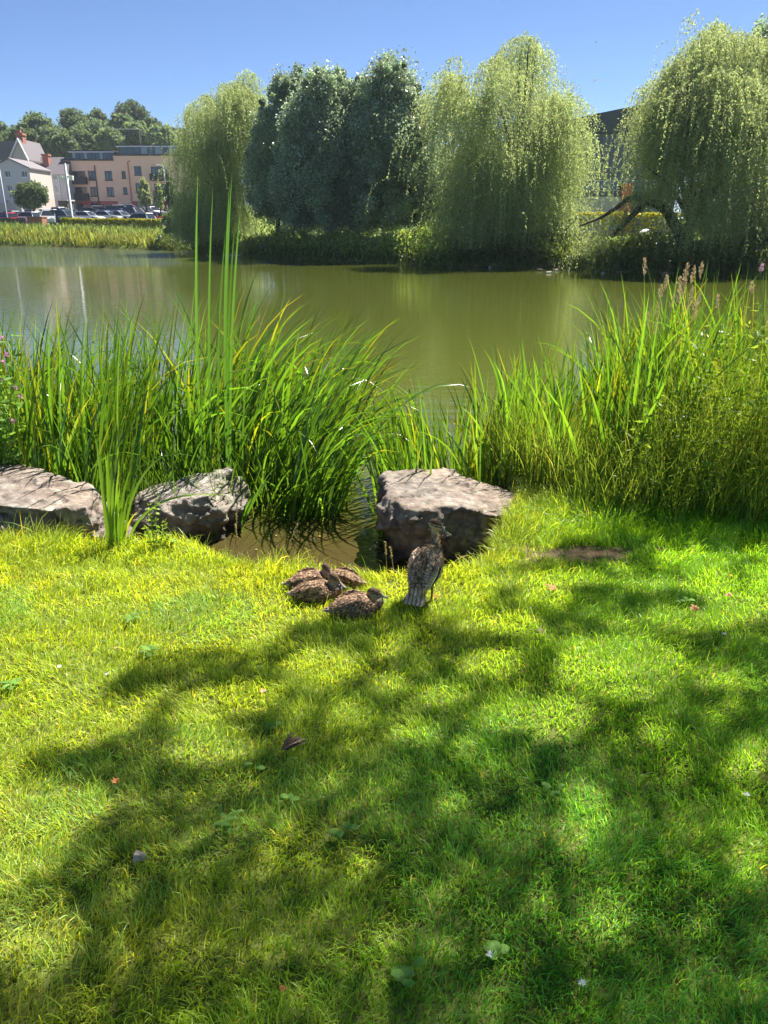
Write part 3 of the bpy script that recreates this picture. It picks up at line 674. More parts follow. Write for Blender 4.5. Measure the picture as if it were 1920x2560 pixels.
    for j in range(n):
        k = int(tall[j] / .028); t = (np.arange(k) + .5) / k
        pt = b[j] + np.stack([lean[j, 0] * t * tall[j], lean[j, 1] * t * tall[j], t * tall[j]], -1)
        q = rng.uniform(0, 6.3) + np.arange(k) * 2.4; d = np.stack([np.cos(q), np.sin(q), rng.uniform(-.2, .9, k)], -1); d = unit(d)
        cc.append(pt + d * .035); aa.append(d)
    cc = np.concatenate(cc); aa = np.concatenate(aa); L = rng.uniform(.035, .075, len(cc))
    V, F = leafquads(cc, aa, L, L * .24); parts.append((V, F, tint(len(cc), .5, 1.2, .2, 4)))
    tp = b + np.stack([lean[:, 0] * tall, lean[:, 1] * tall, tall], -1)
    for j in range(n):
        V, F, bi, m = blades(b[j:j + 1], np.array([math.atan2(lean[j, 1], lean[j, 0])]), tall[j:j + 1] * 1.02, np.array([.006]), np.array([np.hypot(*lean[j])]), np.array([0.0]), 3, np.array([1.0])); parts.append((V, F, np.array([.9, .9, .6])))
    V, F, C = join(parts)
    tag(mesh_np('tall_grass', V, F, M['fine'], C), 'tangle of fine bright grass and leafy stems on the right bank', 'grass', kind='stuff')
reeds_right()

def strip_curve(P, wd, twist=0.0, side=(1, 0, 0), fold=.25):
    P = np.asarray(P, float); n = len(P); T = unit(np.gradient(P, axis=0)); V = []
    for i in range(n):
        s = np.array(side, float); s = s - T[i] * (s @ T[i]); s /= np.linalg.norm(s); u = np.cross(s, T[i])
        a = twist * i / n; s2 = math.cos(a) * s + math.sin(a) * u; u2 = np.cross(s2, T[i])
        w = wd[i] * .5; V += [P[i] - s2 * w, P[i] + u2 * w * fold, P[i] + s2 * w]
    F = []
    for i in range(n - 1):
        for a in range(2): F.append((3 * i + a, 3 * i + a + 1, 3 * i + 4 + a, 3 * i + 3 + a))
    return np.array(V), np.array(F)
def bez(a, b, c, n): 
    t = np.linspace(0, 1, n)[:, None]; a, b, c = map(np.asarray, (a, b, c)); return a * (1 - t) ** 2 + 2 * b * t * (1 - t) + c * t * t
# tall bulrush above the left reeds
bp = A(535, 1180, 5.25); bp[2] = WZ - .05
bt = thing('bulrush', 'tall bulrush whose few straight leaves tower above the left reeds', 'bulrush', bp)
for tx, ty, dy, w in [(495, 426, 0, .030), (533, 463, .04, .026), (574, 458, .1, .028), (581, 421, .14, .026), (602, 512, .05, .026), (564, 576, -.05, .022), (588, 547, -.02, .022), (640, 700, .0, .018)]:
    tip = A(tx, ty, 5.25 + dy); b0 = bp + np.array([(tx - 545) * .0022 + rng.uniform(-.03, .03), dy * .4, 0])
    mid = b0 * .42 + tip * .58; mid[0] = (b0[0] + tip[0]) / 2 - .05 * np.sign(tip[0] - b0[0]); Pn = bez(b0, mid, tip, 16)
    t = np.linspace(0, 1, 16); V, F = strip_curve(Pn, w * .72 * np.maximum(.02, np.minimum(1, .45 + 1.2 * t) * (1 - t ** 5)), rng.uniform(-.8, .8))
    mesh_np('leaf', V, F, M['reed'], np.full((len(V), 3), rng.uniform(.85, 1.15)) * np.array([.95, 1, 1.4]), bt, True)
# small flag clump between the two left boulders
fp = on(292, 1372); ft = thing('flag_clump', 'small clump of upright yellow-green strap leaves between the two left boulders', 'plant', fp)
for tx, ty, w, c in [(262, 1130, .020, 1.2), (270, 1125, .018, 1.3), (240, 1095, .022, 1.1), (300, 1160, .018, 1.3), (318, 1200, .016, 1.3), (285, 1195, .016, 1.5), (272, 1210, .014, 1.0), (330, 1165, .014, 1.2), (258, 1250, .012, 1.3), (345, 1278, .012, 2.0), (310, 1250, .014, 1.2), (462, 1122, .013, 1.0), (575, 1241, .014, 1.3), (280, 1150, .018, .9), (325, 1230, .016, 1.0), (300, 1215, .015, 1.2)]:
    b0 = fp + np.array([(tx - 290) * .0006 if tx < 400 else .04, rng.uniform(-.05, .06), -.01]); tip = A(tx, ty, fp[1] + rng.uniform(-.02, .12))
    mid = b0 * .4 + tip * .6; mid[0] = b0[0] * .8 + tip[0] * .2; mid[2] += .03 + (.16 if tx > 400 else 0)
    t = np.linspace(0, 1, 14); V, F = strip_curve(bez(b0, mid, tip, 14), w * np.maximum(.03, np.minimum(1, .8 + t) * (1 - t ** 4)), rng.uniform(-.9, .9))
    mesh_np('leaf', V, F, M['reed'], np.full((len(V), 3), c) * np.array([1.35 if c < 1.9 else 2.4, 1.1, .8]), ft, True)
# leaning leaf right of second boulder
lp = A(600, 1310, 4.9); lp[2] = WZ
lt = thing('broad_leaf_reed', 'single broad pale leaf leaning over the water right of the craggy boulder', 'plant', lp)
for tx, ty, c in [(640, 1230, 1.5), (600, 1318, 1.0), (680, 1190, 1.1)]:
    V, F = strip_curve(bez(lp + np.array([.02, 0, 0]), A(615, 1260, 4.85), A(tx, ty, 4.9), 10), .026 * np.sin(np.linspace(.25, 3.1, 10)), .5); mesh_np('leaf', V, F, M['reed'], np.full((len(V), 3), c), lt, True)

# reed-grass with seed heads, right
def grass_head(tx, ty, Y, ln, label, lean=0.0, bent=False, pink=False):
    tip = A(tx, ty, Y); b0 = np.array([tip[0] + rng.uniform(-.12, .05) - lean, Y + rng.uniform(-.2, .15), 0.0]); b0[2] = max(float(hgt(b0[0], b0[1])), WZ)
    o = thing('reed_grass', label, 'grass stalk', b0, group='flowering grass stalks in the right reeds')
    mid = (b0 + tip) / 2; mid[0] = b0[0] + .25 * (tip[0] - b0[0]); Pn = bez(b0, mid, tip, 14)
    mb = MB(); mb.tube(Pn, np.linspace(.0028, .0010, 14), 5); s = mb.build('stem', M['straw'], o, True)
    a = s.data.attributes.new('Col', 'FLOAT_COLOR', 'POINT'); a.data.foreach_set('color', np.tile(np.array([.7, .9, .6, 1], np.float32), len(s.data.vertices)))
    d = unit(Pn[-1] - Pn[-3]); n = 150; t = rng.uniform(0, 1, n) ** .8
    rad = .017 * np.sin(np.clip(t * 2.9 + .25, 0, 3.14)) ** .8 * (.5 + .8 * np.abs(np.sin(t * 14)))
    q = rvec(n); q = unit(q - (q @ d)[:, None] * d); c = tip - d * (t * ln)[:, None] + q * (rad * rng.uniform(.2, 1, n))[:, None]
    V, F = leafquads(c, d + q * .45, rng.uniform(.010, .018, n), .0042)
    mesh_np('seed_head', V, F, M['petal'] if pink else M['seed'], tint(n, .75, 1.3, 0, 4) * (np.array([.9, 1.3, .9]) if pink else 1), o)
    # a long leaf low on the stem
    V, F, bi, m = blades(Pn[6:7], np.array([rng.uniform(-1, 1)]), np.array([.3]), np.array([.012]), np.array([.5]), np.array([1.0]), 7, fold=.2)
    mesh_np('leaf', V, F, M['reed'], np.full((len(V), 3), 1.3), o)
Z4 = lambda a, b: (1500 + a * .2532, 640 + b * .2532)
common = 'beige feathery seed head on a thin stalk in the cluster above the right reeds'
for zx, zy, ln, lb in [(445, 10, .13, 'lone beige seed head standing leftmost and high over the water'), (870, 65, .14, common), (850, 120, .13, common), (940, 95, .13, 'leaning seed head just left of the tallest stalk at right'), (1015, 50, .12, 'stout beige seed head right of the seed head cluster'),
                   (665, 175, .11, 'thin greenish spike left of the seed head cluster'), (610, 280, .10, common), (790, 195, .12, common), (580, 450, .11, common), (730, 380, .1, common), (1000, 355, .11, common), (960, 415, .1, common),
                   (1165, 370, .11, 'short beige seed head standing apart right of the cluster'), (575, 590, .14, common), (480, 540, .12, common), (915, 290, .14, common), (800, 290, .13, common), (820, 400, .14, common), (945, 490, .1, common), (850, 250, .12, common), (890, 420, .12, common), (1640, 600, .12, 'drooping seed head at the right picture edge low in the leaves')]:
    grass_head(*Z4(zx, zy), 5.45 + rng.uniform(-.25, .35), ln, lb)
grass_head(*Z4(1605, 70), 5.2, .06, 'small pinkish flower head at the right edge over the dark water', pink=True)
grass_head(*Z4(1500, 240), 5.2, .09, 'nodding pale seed head near the right edge', lean=-.12)

n = 420; qx = .66 + rng.normal(0, .13, n); qy = 4.05 + rng.normal(0, .13, n); k = pond_sd(qx, qy) > -.02; qx, qy = qx[k], qy[k]; n = len(qx)
V, F, bi, m = blades(np.stack([qx, qy, hgt(qx, qy)], -1), rng.uniform(0, 6.3, n), rng.uniform(.06, .18, n), rng.uniform(.004, .008, n), np.abs(rng.normal(.3, .25, n)), rng.uniform(.2, 1.5, n), 6, rng.normal(0, .8, n))
to = thing('grass_tuft', 'bright overgrown grass tuft covering the front right end of the slab boulder', 'grass tuft', (.66, 4.05, 0)); mesh_np('foliage', V, F, M['fine'], tips(tint(n, .7, 1.4, .5), bi, m, .15), to)
# willowherb with pink flowers at left edge
wp = np.array([-2.42, 4.95, -.05]); wt = thing('willowherb', 'leafy stem with small pink flowers at the left edge of the reeds', 'wildflower', wp)
for j in range(9):
    top = A(rng.uniform(-40, 50), rng.uniform(830, 1080), 4.95 + rng.uniform(-.25, .15)); b0 = wp + np.array([rng.uniform(-.2, .12), rng.uniform(-.15, .1), 0])
    Pn = bez(b0, (b0 + top) / 2 + np.array([-.03, 0, .05]), top, 16); mb = MB(); mb.tube(Pn, np.linspace(.005, .0015, 16), 5); s = mb.build('stem', M['weed'], wt, True)
    a = s.data.attributes.new('Col', 'FLOAT_COLOR', 'POINT'); a.data.foreach_set('color', np.ones(len(s.data.vertices) * 4, np.float32))
    cc = np.repeat(Pn[2:], 3, 0); n = len(cc); d = unit(np.stack([rng.normal(size=n), rng.normal(size=n), rng.uniform(0, .8, n)], -1)); L = rng.uniform(.05, .10, n)
    V, F = leafquads(cc + d * L[:, None] * .5, d, L, L * .26); mesh_np('foliage', V, F, M['weed'], tint(n, .8, 1.6, .3, 4), wt)
for px, py in [(6, 845), (18, 886), (5, 945), (40, 968), (33, 1052), (10, 905), (52, 990)]:
    c = A(px, py, 4.75); n = 7; q = np.arange(n) * 6.28 / n; d = np.stack([np.cos(q), -.5 + 0 * q, np.sin(q)], -1)
    V, F = leafquads(c + unit(d) * .012, d, .018, .012); mesh_np('flower', V, F, M['petal'], tint(n, .8, 1.2, 0, 4), wt)
# dock seedling in front of the second boulder
kp = on(392, 1376); kt = thing('dock_plant', 'slender green dock with whorled seeds beside the craggy boulder', 'plant', kp)
for tx, ty in [(372, 1262), (390, 1258), (412, 1305), (420, 1340), (365, 1320), (440, 1350)]:
    top = A(tx, ty, kp[1] + rng.uniform(-.05, .03)); b0 = kp + np.array([(tx - 392) * .0005, 0, -.01]); Pn = bez(b0, (b0 + top) / 2, top, 10)
    mb = MB(); mb.tube(Pn, np.linspace(.003, .001, 10), 5); s = mb.build('stem', M['weed'], kt, True)
    a = s.data.attributes.new('Col', 'FLOAT_COLOR', 'POINT'); a.data.foreach_set('color', np.ones(len(s.data.vertices) * 4, np.float32) * 1.3)
    cc = np.repeat(Pn[1:], 6, 0); n = len(cc); d = unit(np.stack([rng.normal(size=n), rng.normal(size=n), rng.uniform(-.2, .6, n)], -1)); L = rng.uniform(.012, .030, n)
    V, F = leafquads(cc + d * L[:, None] * .5, d, L, L * .5); mesh_np('foliage', V, F, M['fine'], tint(n, .9, 1.6, .3, 4), kt)
# long flowering stalks at the inlet edge
for i, (bx, by, tx, ty, lb) in enumerate([(590, 1395, 592, 1265, 'thin grass stalk at the inlet left of the ducklings'), (598, 1400, 588, 1310, 'short bent grass stalk beside the thin one at the inlet'), (968, 1440, 962, 1355, 'beaded grass stalk at the water edge left of the standing duck'), (985, 1440, 975, 1368, 'second beaded grass stalk between the slab and the hen'), (1118, 1420, 1170, 1390, 'bent dry stalk arching right of the standing duck'), (700, 1430, 745, 1310, 'yellowish stalk slanting over the brown water')]):
    b0 = on(bx, by); tip = A(tx, ty, b0[1] + .05); o = thing('grass_stalk', lb, 'grass stalk', b0, group='flowering stalks along the inlet'); Pn = bez(b0, (b0 + tip) / 2 + np.array([0, 0, .03]), tip, 10)
    mb = MB(); mb.tube(Pn, np.linspace(.0022, .0012, 10), 5); s = mb.build('stem', M['straw'], o, True); a = s.data.attributes.new('Col', 'FLOAT_COLOR', 'POINT'); a.data.foreach_set('color', np.ones(len(s.data.vertices) * 4, np.float32))
    cc = np.repeat(smooth_pts(Pn[5:], 4), 4, 0); n = len(cc); d = rvec(n) + np.array([0, 0, .8]); V, F = leafquads(cc + unit(d) * .004, d, .011, .004); mesh_np('seed_head', V, F, M['straw'], tint(n, .9, 1.5, 0, 4), o)

# ------------------------------------------------------------------ small things on the lawn
def d2(x, y): return on(x * D2S, y * D2S)
def lobed_leaf(L, W, lob, curl):
    t = np.linspace(0, 1, 15); w = W * np.sin(np.pi * np.clip(t * .9 + .08, 0, 1)) ** .7 * (1 - lob * (np.arange(15) % 2)) ; w[-1] = .001
    P = np.stack([0 * t, L * t, curl * L * (np.sin(t * 2.2) * .8)], -1)
    return strip_curve(P, w * 2, 0, (1, 0, 0), .18)
def weed(x, y, label, n, L, W, lob, name):
    p = d2(x, y); o = thing(name, label, 'weed', p, group='broad-leaved weeds in the lawn')
    for k in range(n):
        V, F = lobed_leaf(L * .62 * random.uniform(.7, 1.2), W * .55 * random.uniform(.8, 1.2), lob, random.uniform(.1, .45)); a = k * 6.28 / n + random.uniform(-.3, .3)
        Rm = np.array(Matrix.Rotation(a, 3, 'Z')); V = V @ Rm.T + p + np.array([random.uniform(-.02, .02), random.uniform(-.02, .02), random.uniform(.018, .032)]); mesh_np('leaf', V, F, M['weed'], np.full((len(V), 3), random.uniform(.8, 1.3)), o, True)
weed(490, 1790, 'dandelion rosette with jagged leaves left of the lawn centre', 7, .085, .020, .55, 'dandelion')
weed(590, 1580, 'round-leaved weed in the shade above the dry leaf bundle', 4, .05, .028, 0, 'plantain')
weed(740, 1812, 'plantain with few oval leaves right of the jagged dandelion', 4, .055, .022, 0, 'plantain')
weed(880, 2115, 'largest clump of pale round leaves near the bottom edge', 8, .055, .026, 0, 'plantain')
weed(1060, 2075, 'leafy plantain beside the white flower near the bottom', 6, .05, .025, 0, 'plantain')
weed(290, 1345, 'sunlit dandelion rosette left of the ducklings', 8, .09, .018, .5, 'dandelion')
weed(330, 1420, 'sunlit flat rosette just below the sunlit dandelion', 7, .08, .02, .3, 'dandelion')
weed(30, 1490, 'leafy weed patch at the left edge in full sun', 9, .08, .022, .3, 'plantain')
weed(545, 1665, 'pale lobed leaf standing left of the dry leaf bundle', 3, .05, .02, .4, 'dandelion')
weed(620, 1745, 'small oval-leaved weed below the dry leaf bundle', 4, .045, .018, 0, 'plantain')
weed(1190, 1720, 'low weed in the shade near the centre right', 5, .045, .018, .2, 'plantain')
weed(1480, 1310, 'weed cluster in broken light at the right', 6, .06, .024, .2, 'plantain')
def daisy(x, y, label):
    p = d2(x, y) + np.array([0, 0, .045]); o = thing('daisy', label, 'flower', p, group='white flowers in the lawn'); n = 9; q = np.arange(n) * 6.28 / n; d = np.stack([np.cos(q), np.sin(q), .35 + 0 * q], -1)
    V, F = leafquads(p + unit(d) * .006, d, .012, .006); mesh_np('petal_ring', V, F, M['white_petal'], tint(n, .9, 1.1, 0, 4), o)
    mb = MB(); mb.tube([p + np.array([0, 0, -.045]), p], [.0012, .001], 5); s = mb.build('stem', M['weed'], o); a = s.data.attributes.new('Col', 'FLOAT_COLOR', 'POINT'); a.data.foreach_set('color', np.ones(len(s.data.vertices) * 4, np.float32))
for x, y, lb in [(1056, 2092, 'white clover head near the bottom edge'), (1607, 1743, 'small white flower in the shade at the right edge'), (1253, 2155, 'tiny white flower low at bottom right'), (235, 1478, 'white flower on the sunny lawn at left'), (1560, 1390, 'white flower in a light patch at the right'), (132, 1462, 'tiny white flower on the sunny left lawn')]: daisy(x, y, lb)
def deadleaf(x, y, label, s, c, rot):
    p = d2(x, y) + np.array([0, 0, .040]); n = 5; parts = []
    for k in range(n):
        V, F = lobed_leaf(.72 * s * (1 - .18 * abs(k - 2)), s * .12, .3, random.uniform(.2, .7)); Rm = np.array(Matrix.Rotation(rot + (k - 2) * .6, 3, 'Z')); parts.append((V @ Rm.T + p, F, np.array(c)))
    V, F, C = join(parts); tag(mesh_np('fallen_leaf', V, F, M['dead'], C, smooth=True), label, 'dead leaf', 'fallen leaves on the lawn')
deadleaf(1197, 1290, 'curled orange-brown leaf right of the standing duck', .075, (1, 1, 1), 1.2)
deadleaf(1500, 1338, 'flat reddish-brown leaf lying in the right-hand shade', .055, (.7, .6, .6), .3)
deadleaf(1172, 1383, 'whitish leaf with a red tip below the orange-brown leaf', .05, (1.6, 2.6, 5), 2.1)
deadleaf(1570, 1305, 'dull pink leaf at the right near the lit patch', .04, (1.1, 1.3, 1.9), -.6)
deadleaf(255, 1713, 'small orange leaf at the shadow edge at left', .030, (1.3, 1.1, 1), .8)
deadleaf(615, 2160, 'tiny orange leaf scrap near the bottom', .022, (1.3, 1, .9), 2.8)
deadleaf(570, 1516, 'pinkish leaf scrap in the lit patch near the centre left', .03, (1.5, 1.9, 3), .2)
p = d2(612, 1648); parts = []
for k in range(16):
    V, F = lobed_leaf(.07 * random.uniform(.6, 1.1), .006, .1, random.uniform(.2, .6)); Rm = np.array(Matrix.Rotation(-.9 + random.uniform(-.35, .35), 3, 'Z')); parts.append((V @ Rm.T + p + np.array([random.uniform(-.012, .012), .02, .035]), F, np.array([.55, .85, 1.6]) * random.uniform(.6, 1.2)))
V, F, C = join(parts); tag(mesh_np('dry_leaf_bundle', V, F, M['dead'], C), 'crumpled grey-brown dry leaf bundle in the lawn shade', 'dead leaf')
p = d2(305, 1872) + np.array([0, 0, .035]); pts = [tuple(p + np.array([random.uniform(-.022, .022), random.uniform(-.015, .015), random.uniform(-.014, .016)])) for _ in range(14)]
tag(link('pebble', rock(pts, 5, .002, .06, (.50, .40, .31)), M['rock']), 'pale stone lying in the shaded grass at lower left', 'stone')

for px, py, sz, c, lb in [(783, 1347, .016, (2.2, 5, 10), 'white petal floating on the brown inlet water'), (800, 1342, .03, (1.1, 1.3, .8), 'orange-brown leaf floating just right of the white petal'), (690, 1340, .02, (.8, 1.4, 1), 'small brown leaf floating in the inlet near the left reeds'), (640, 1375, .018, (.9, 1.6, 1.6), 'tan leaf scrap floating in the inlet near the lawn edge')]:
    p = G(px, py, WZ + .006); V, F = lobed_leaf(sz, sz * .4, .1, .05); tag(mesh_np('floating_leaf', V + p, F, M['dead'], np.full((len(V), 3), 1.0) * np.array(c)), lb, 'dead leaf', 'bits floating in the inlet')
# ------------------------------------------------------------------ tree that shades the lawn (stands right of the view)
SH = [(1659, 1145), (1500, 1152), (1340, 1150), (1200, 1185), (1100, 1240), (985, 1262), (930, 1300), (850, 1318), (790, 1345), (640, 1345), (560, 1400), (430, 1405), (330, 1425), (200, 1488), (210, 1520), (330, 1495), (400, 1470), (300, 1580), (180, 1625), (40, 1640), (40, 1680), (220, 1690),
      (245, 1720), (180, 1800), (150, 1860), (60, 1920), (-40, 1965), (-200, 2050), (-200, 2600), (2100, 2600), (2100, 1100)]
LIT = [(690, 1445, 70, 45), (500, 1515, 110, 30), (450, 1620, 85, 32), (420, 1568, 60, 22), (985, 1312, 55, 26), (1080, 1347, 75, 20), (1340, 1455, 125, 65), (1200, 1560, 62, 42), (1088, 1548, 48, 42), (1400, 1270, 80, 16), (760, 1550, 50, 30), (1620, 1650, 45, 40),
       (1250, 1775, 45, 70), (1625, 1850, 40, 70), (1480, 1345, 100, 26), (1610, 1310, 70, 32), (1190, 1262, 110, 18), (1060, 1440, 60, 24), (900, 1600, 50, 24), (75, 2035, 90, 55), (1290, 2010, 48, 26), (1180, 1300, 60, 14), (1560, 1460, 60, 24), (1500, 1215, 90, 16), (840, 1480, 45, 20), (960, 1505, 50, 24), (1260, 1400, 60, 22), (1640, 1250, 40, 22), (660, 1540, 30, 16), (840, 1400, 34, 14), (1010, 1620, 34, 18), (1420, 1600, 34, 16), (1540, 1560, 30, 14), (960, 1730, 26, 16), (1330, 1350, 40, 14), (700, 1690, 26, 14), (560, 1760, 22, 14)]
def shade_tree():
    base = np.array([9.6, 7.4, 0.0]); o = thing('sycamore', 'tall broadleaf tree right of the view whose crown dapples the lawn', 'tree', base)
    sp_ = .0225; gx_, gy_ = np.meshgrid(np.arange(-3.2, 6.5, sp_), np.arange(-2.5, 4.9, sp_)); x = gx_.ravel(); y = gy_.ravel(); n = len(x); x = x + rng.uniform(-.5, .5, n) * sp_; y = y + rng.uniform(-.5, .5, n) * sp_
    px, py = proj(x, np.maximum(y, .35), 0 * x); px, py = px / D2S, py / D2S
    jx = px + (vnoise(x, y, 5, 61) - .5) * 34; jy = py + (vnoise(x, y, 5, 62) - .5) * 20
    ok = inpoly(jx, jy, SH) | (y < .6) & (x > -1.1)
    for a, b, c, d in LIT: ok &= ~(((jx - a) / (c * 1.12)) ** 2 + ((jy - b) / (d * 1.15)) ** 2 < 1)
    hx, hy = G(1066, 1497, 0)[:2]; ok &= np.hypot(x - hx - .13, y - hy - .15) > .23
    thin = rng.uniform(0, 1, n) < .74
    part = (py < 1420) & (px > 950); ok &= thin & (~part | (vnoise(x, y, 6.5, 64) > .20))
    # keep clear of the reeds and of what stands left of the shade
    ok &= ~((y > 4.25) & (rng.uniform(0, 1, n) < .6))
    x, y = x[ok], y[ok]; n = len(x)
    h = 5.9 + 0.9 * vnoise(x, y, 1.1, 65) + rng.normal(0, .4, n); h = np.clip(h, 4.9, 8)
    c = np.stack([x, y, 0 * x], -1) + S * (h / S[2])[:, None]
    a = rvec(n); a[:, 2] *= .5; L = rng.uniform(.050, .070, n); V, F = leafquads(c, a, L, L * .8)
    parts = [(V, F, tint(n, .7, 1.3, .2, 4))]
    # the rest of the crown, over its trunk
    n2 = 9000; cl = np.stack([rng.uniform(5, 15, 90), rng.uniform(3, 13, 90), rng.uniform(7.5, 14, 90)], -1); cc = cl[rng.integers(0, 90, n2)] + rng.normal(0, .7, (n2, 3))
    kx, ky = cc[:, 0] - S[0] / S[2] * cc[:, 2], cc[:, 1] - S[1] / S[2] * cc[:, 2]
    k = ~((kx < 5.2) & (ky < 9)) & ~((cc[:, 0] < 1.1 * cc[:, 1]) & (cc[:, 2] < 6)) ; cc = cc[k]; n2 = len(cc)
    V, F = leafquads(cc, rvec(n2), rng.uniform(.14, .26, n2), .16); parts.append((V, F, tint(n2, .7, 1.3, .2, 4)))
    V, F, C = join(parts); mesh_np('crown', V, F, M['shade_tree'], C, o)
    mb = MB(); mb.tube(bez(base - np.array([0, 0, .3]), base + np.array([.1, 0, 3]), base + np.array([-.3, 0, 6.5]), 12), np.linspace(.34, .18, 12), 12)
    for j in rng.integers(0, n, 9):
        s = base + np.array([0, 0, rng.uniform(3.5, 6)]); e = c[j]; Pn = bez(s, s * .45 + e * .55 + np.array([0, 0, .8]), e, 12); mb.tube(Pn, np.concatenate([np.linspace(.10, .022, 6), np.linspace(.018, .005, 6)]), 6)
    mb.build('trunk', M['bark'], o, True)
shade_tree()

# ------------------------------------------------------------------ trees across the water
def sample_poly(poly, n, hole=None):
    P = np.array(poly, float); lo, hi = P.min(0), P.max(0); out = np.zeros((0, 2))
    while len(out) < n:
        q = rng.uniform(lo, hi, (n * 2, 2)); k = inpoly(q[:, 0], q[:, 1], poly)
        if hole: k &= ~inpoly(q[:, 0], q[:, 1], hole)
        out = np.vstack([out, q[k]])
    return out[:n]
def rowspan(poly, py):
    P = np.array(poly, float); n = len(P); lo = np.full(py.shape, 1e9); hi = np.full(py.shape, -1e9)
    for i in range(n):
        (x0, y0), (x1, y1) = P[i], P[(i + 1) % n]; c = (y0 <= py) != (y1 <= py)
        xx = x0 + (x1 - x0) * (py - y0) / (y1 - y0 + 1e-9); lo = np.where(c, np.minimum(lo, xx), lo); hi = np.where(c, np.maximum(hi, xx), hi)
    return lo, hi
def crown_points(poly, Y, n, hole=None, deep=.85, inset=0):
    q = sample_poly(poly, n, hole); lo, hi = rowspan(poly, q[:, 1]); u = np.clip((q[:, 0] - (lo + hi) / 2) / ((hi - lo) / 2 + 1e-6), -1, 1)
    q[:, 0] -= u * np.minimum(inset, (hi - lo) * .3)
    hw = (hi - lo) / 2 * Y / FPX; s = rng.uniform(-1, 1, n); s = np.sign(s) * np.abs(s) ** .6
    dy = np.minimum(hw, 5.5) * np.sqrt(1 - u * u) * deep * s
    p = A(q[:, 0], q[:, 1], Y + dy).T; return (p, q) if inset else (p, u)
def limbs(mb, base, fork, targets, r0, r1=.03):
    for e in targets:
        s = np.array(fork) + rng.normal(0, .15, 3); m = s * .5 + e * .5; m[2] += .12 * np.linalg.norm(e - s); mb.tube(bez(s, m, e, 9), np.linspace(r0, r1, 9), 6)
def willow(label, poly, Y, trunkpx, nplume, hole=None, floor=0.15, maxlen=4.2, lean=0.0, trunk=True, extra_trunk=None, tones=(.75, 1.3), archway=None, gapmin=.40, seed=0):
    bx = A(trunkpx, 560, Y)[0]; bz = float(hgt(bx, Y)); base = np.array([bx, Y, bz]); o = thing('weeping_willow', label, 'tree', base, group='weeping willows across the water')
    top = [q for q in poly]; ymin = min(q[1] for q in poly); ymax = max(q[1] for q in poly)
    p, q = crown_points(poly, Y, nplume, hole, inset=34); cen = np.array([bx, Y, 0])
    C = []; Ax = []; Cl = []
    gap = vnoise(p[:, 0] * 1.0 + p[:, 1] * .6, p[:, 2] * .8, .62, int(Y) + seed); ordr = rng.uniform(0, 1, nplume)
    for j in range(nplume):
        if gap[j] < gapmin and ordr[j] < .88: continue
        ns = rng.integers(14, 26); out = p[j] - cen; out[2] = 0; out = out / (np.linalg.norm(out) + 1e-6)
        wid = rng.uniform(.22, .70); tone = rng.uniform(*tones)
        dxy = rng.normal(0, 1, (ns, 2)) * wid; rr = np.hypot(dxy[:, 0], dxy[:, 1])
        st = p[j] + np.concatenate([dxy, (.10 - .75 * rr ** 1.5 + rng.normal(0, .06, ns))[:, None]], 1)
        h0 = min(maxlen, .7 + rng.gamma(1.7, .68)); hl = rng.uniform(.45, 1.0, ns) * h0; fl = floor + bz + rng.uniform(-.2, .8, ns)
        if archway and archway[0] < q[j, 0] < archway[1] and q[j, 1] < archway[2]: fl = float(A(q[j, 0], archway[2], Y)[2]) + rng.uniform(-.3, .3, ns)
        hl = np.minimum(hl, np.maximum(.15, st[:, 2] - fl))
        vo = out * rng.uniform(.15, .6) + np.array([lean, 0, 0])
        for i in range(ns):
            k = max(4, int(hl[i] / .043)); t = (np.arange(k) + rng.uniform()) / k
            go = np.concatenate([dxy[i] * .6, [0]])
            off = (1 - np.exp(-t * 3))[:, None] * (vo * .7 + go + rng.normal(0, .12, 3) * np.array([1, 1, 0])) * min(1.0, hl[i] * .6)
            pt = st[i] + off; pt[:, 2] = st[i, 2] + .14 * np.sin(np.minimum(t * 4, 3.14)) - t ** 1.3 * hl[i]
            d = rng.normal(0, .62, (k, 3)); d[:, 2] -= .9; C.append(pt + d * .04 + rng.normal(0, .02, (k, 3))); Ax.append(d); Cl.append(np.full(k, tone * rng.uniform(.85, 1.15)))
    C = np.concatenate(C); Ax = np.concatenate(Ax); Cl = np.concatenate(Cl); n = len(C)
    V, F = leafquads(C, Ax, rng.uniform(.07, .145, n), rng.uniform(.026, .046, n))
    col = np.repeat(Cl[:, None] * np.ones(3) * rng.uniform(.8, 1.2, n)[:, None] * (1 + rng.uniform(0, .28, n)[:, None] * np.array([.7, .25, 0])), 4, 0)
    mesh_np('crown', V, F, M['willow'], col, o)
    mb = MB()
    if trunk:
        fork = base + np.array([rng.uniform(-.2, .2), 0, 2.8]); mb.tube(bez(base - np.array([0, 0, .4]), base + np.array([.15, 0, 1.4]), fork, 8), np.linspace(.42, .30, 8), 12)
        limbs(mb, base, fork, p[rng.choice(nplume, 26, replace=False)], .13, .02)
    if extra_trunk: extra_trunk(mb, base)
    mb.build('trunk', M['bark'], o, True); return o
def leaf_crown(P, rad, per, L, mat, tones=(.7, 1.3), flat=.8, yellow=.3):
    n = len(P) * per; c = np.repeat(P, per, 0); d = rvec(n) * (rng.uniform(0, 1, n) ** .45)[:, None] * np.repeat(rad, per)[:, None]; d[:, 2] *= flat
    t = np.repeat(rng.uniform(*tones, len(P)), per); l = rng.uniform(.6, 1.3, n) * L
    V, F = leafquads(c + d, rvec(n), l, l * .62); col = np.repeat(t[:, None] * rng.uniform(.75, 1.25, n)[:, None] * (1 + rng.uniform(0, yellow, n)[:, None] * np.array([.8, .3, 0])), 4, 0)
    return V, F, col
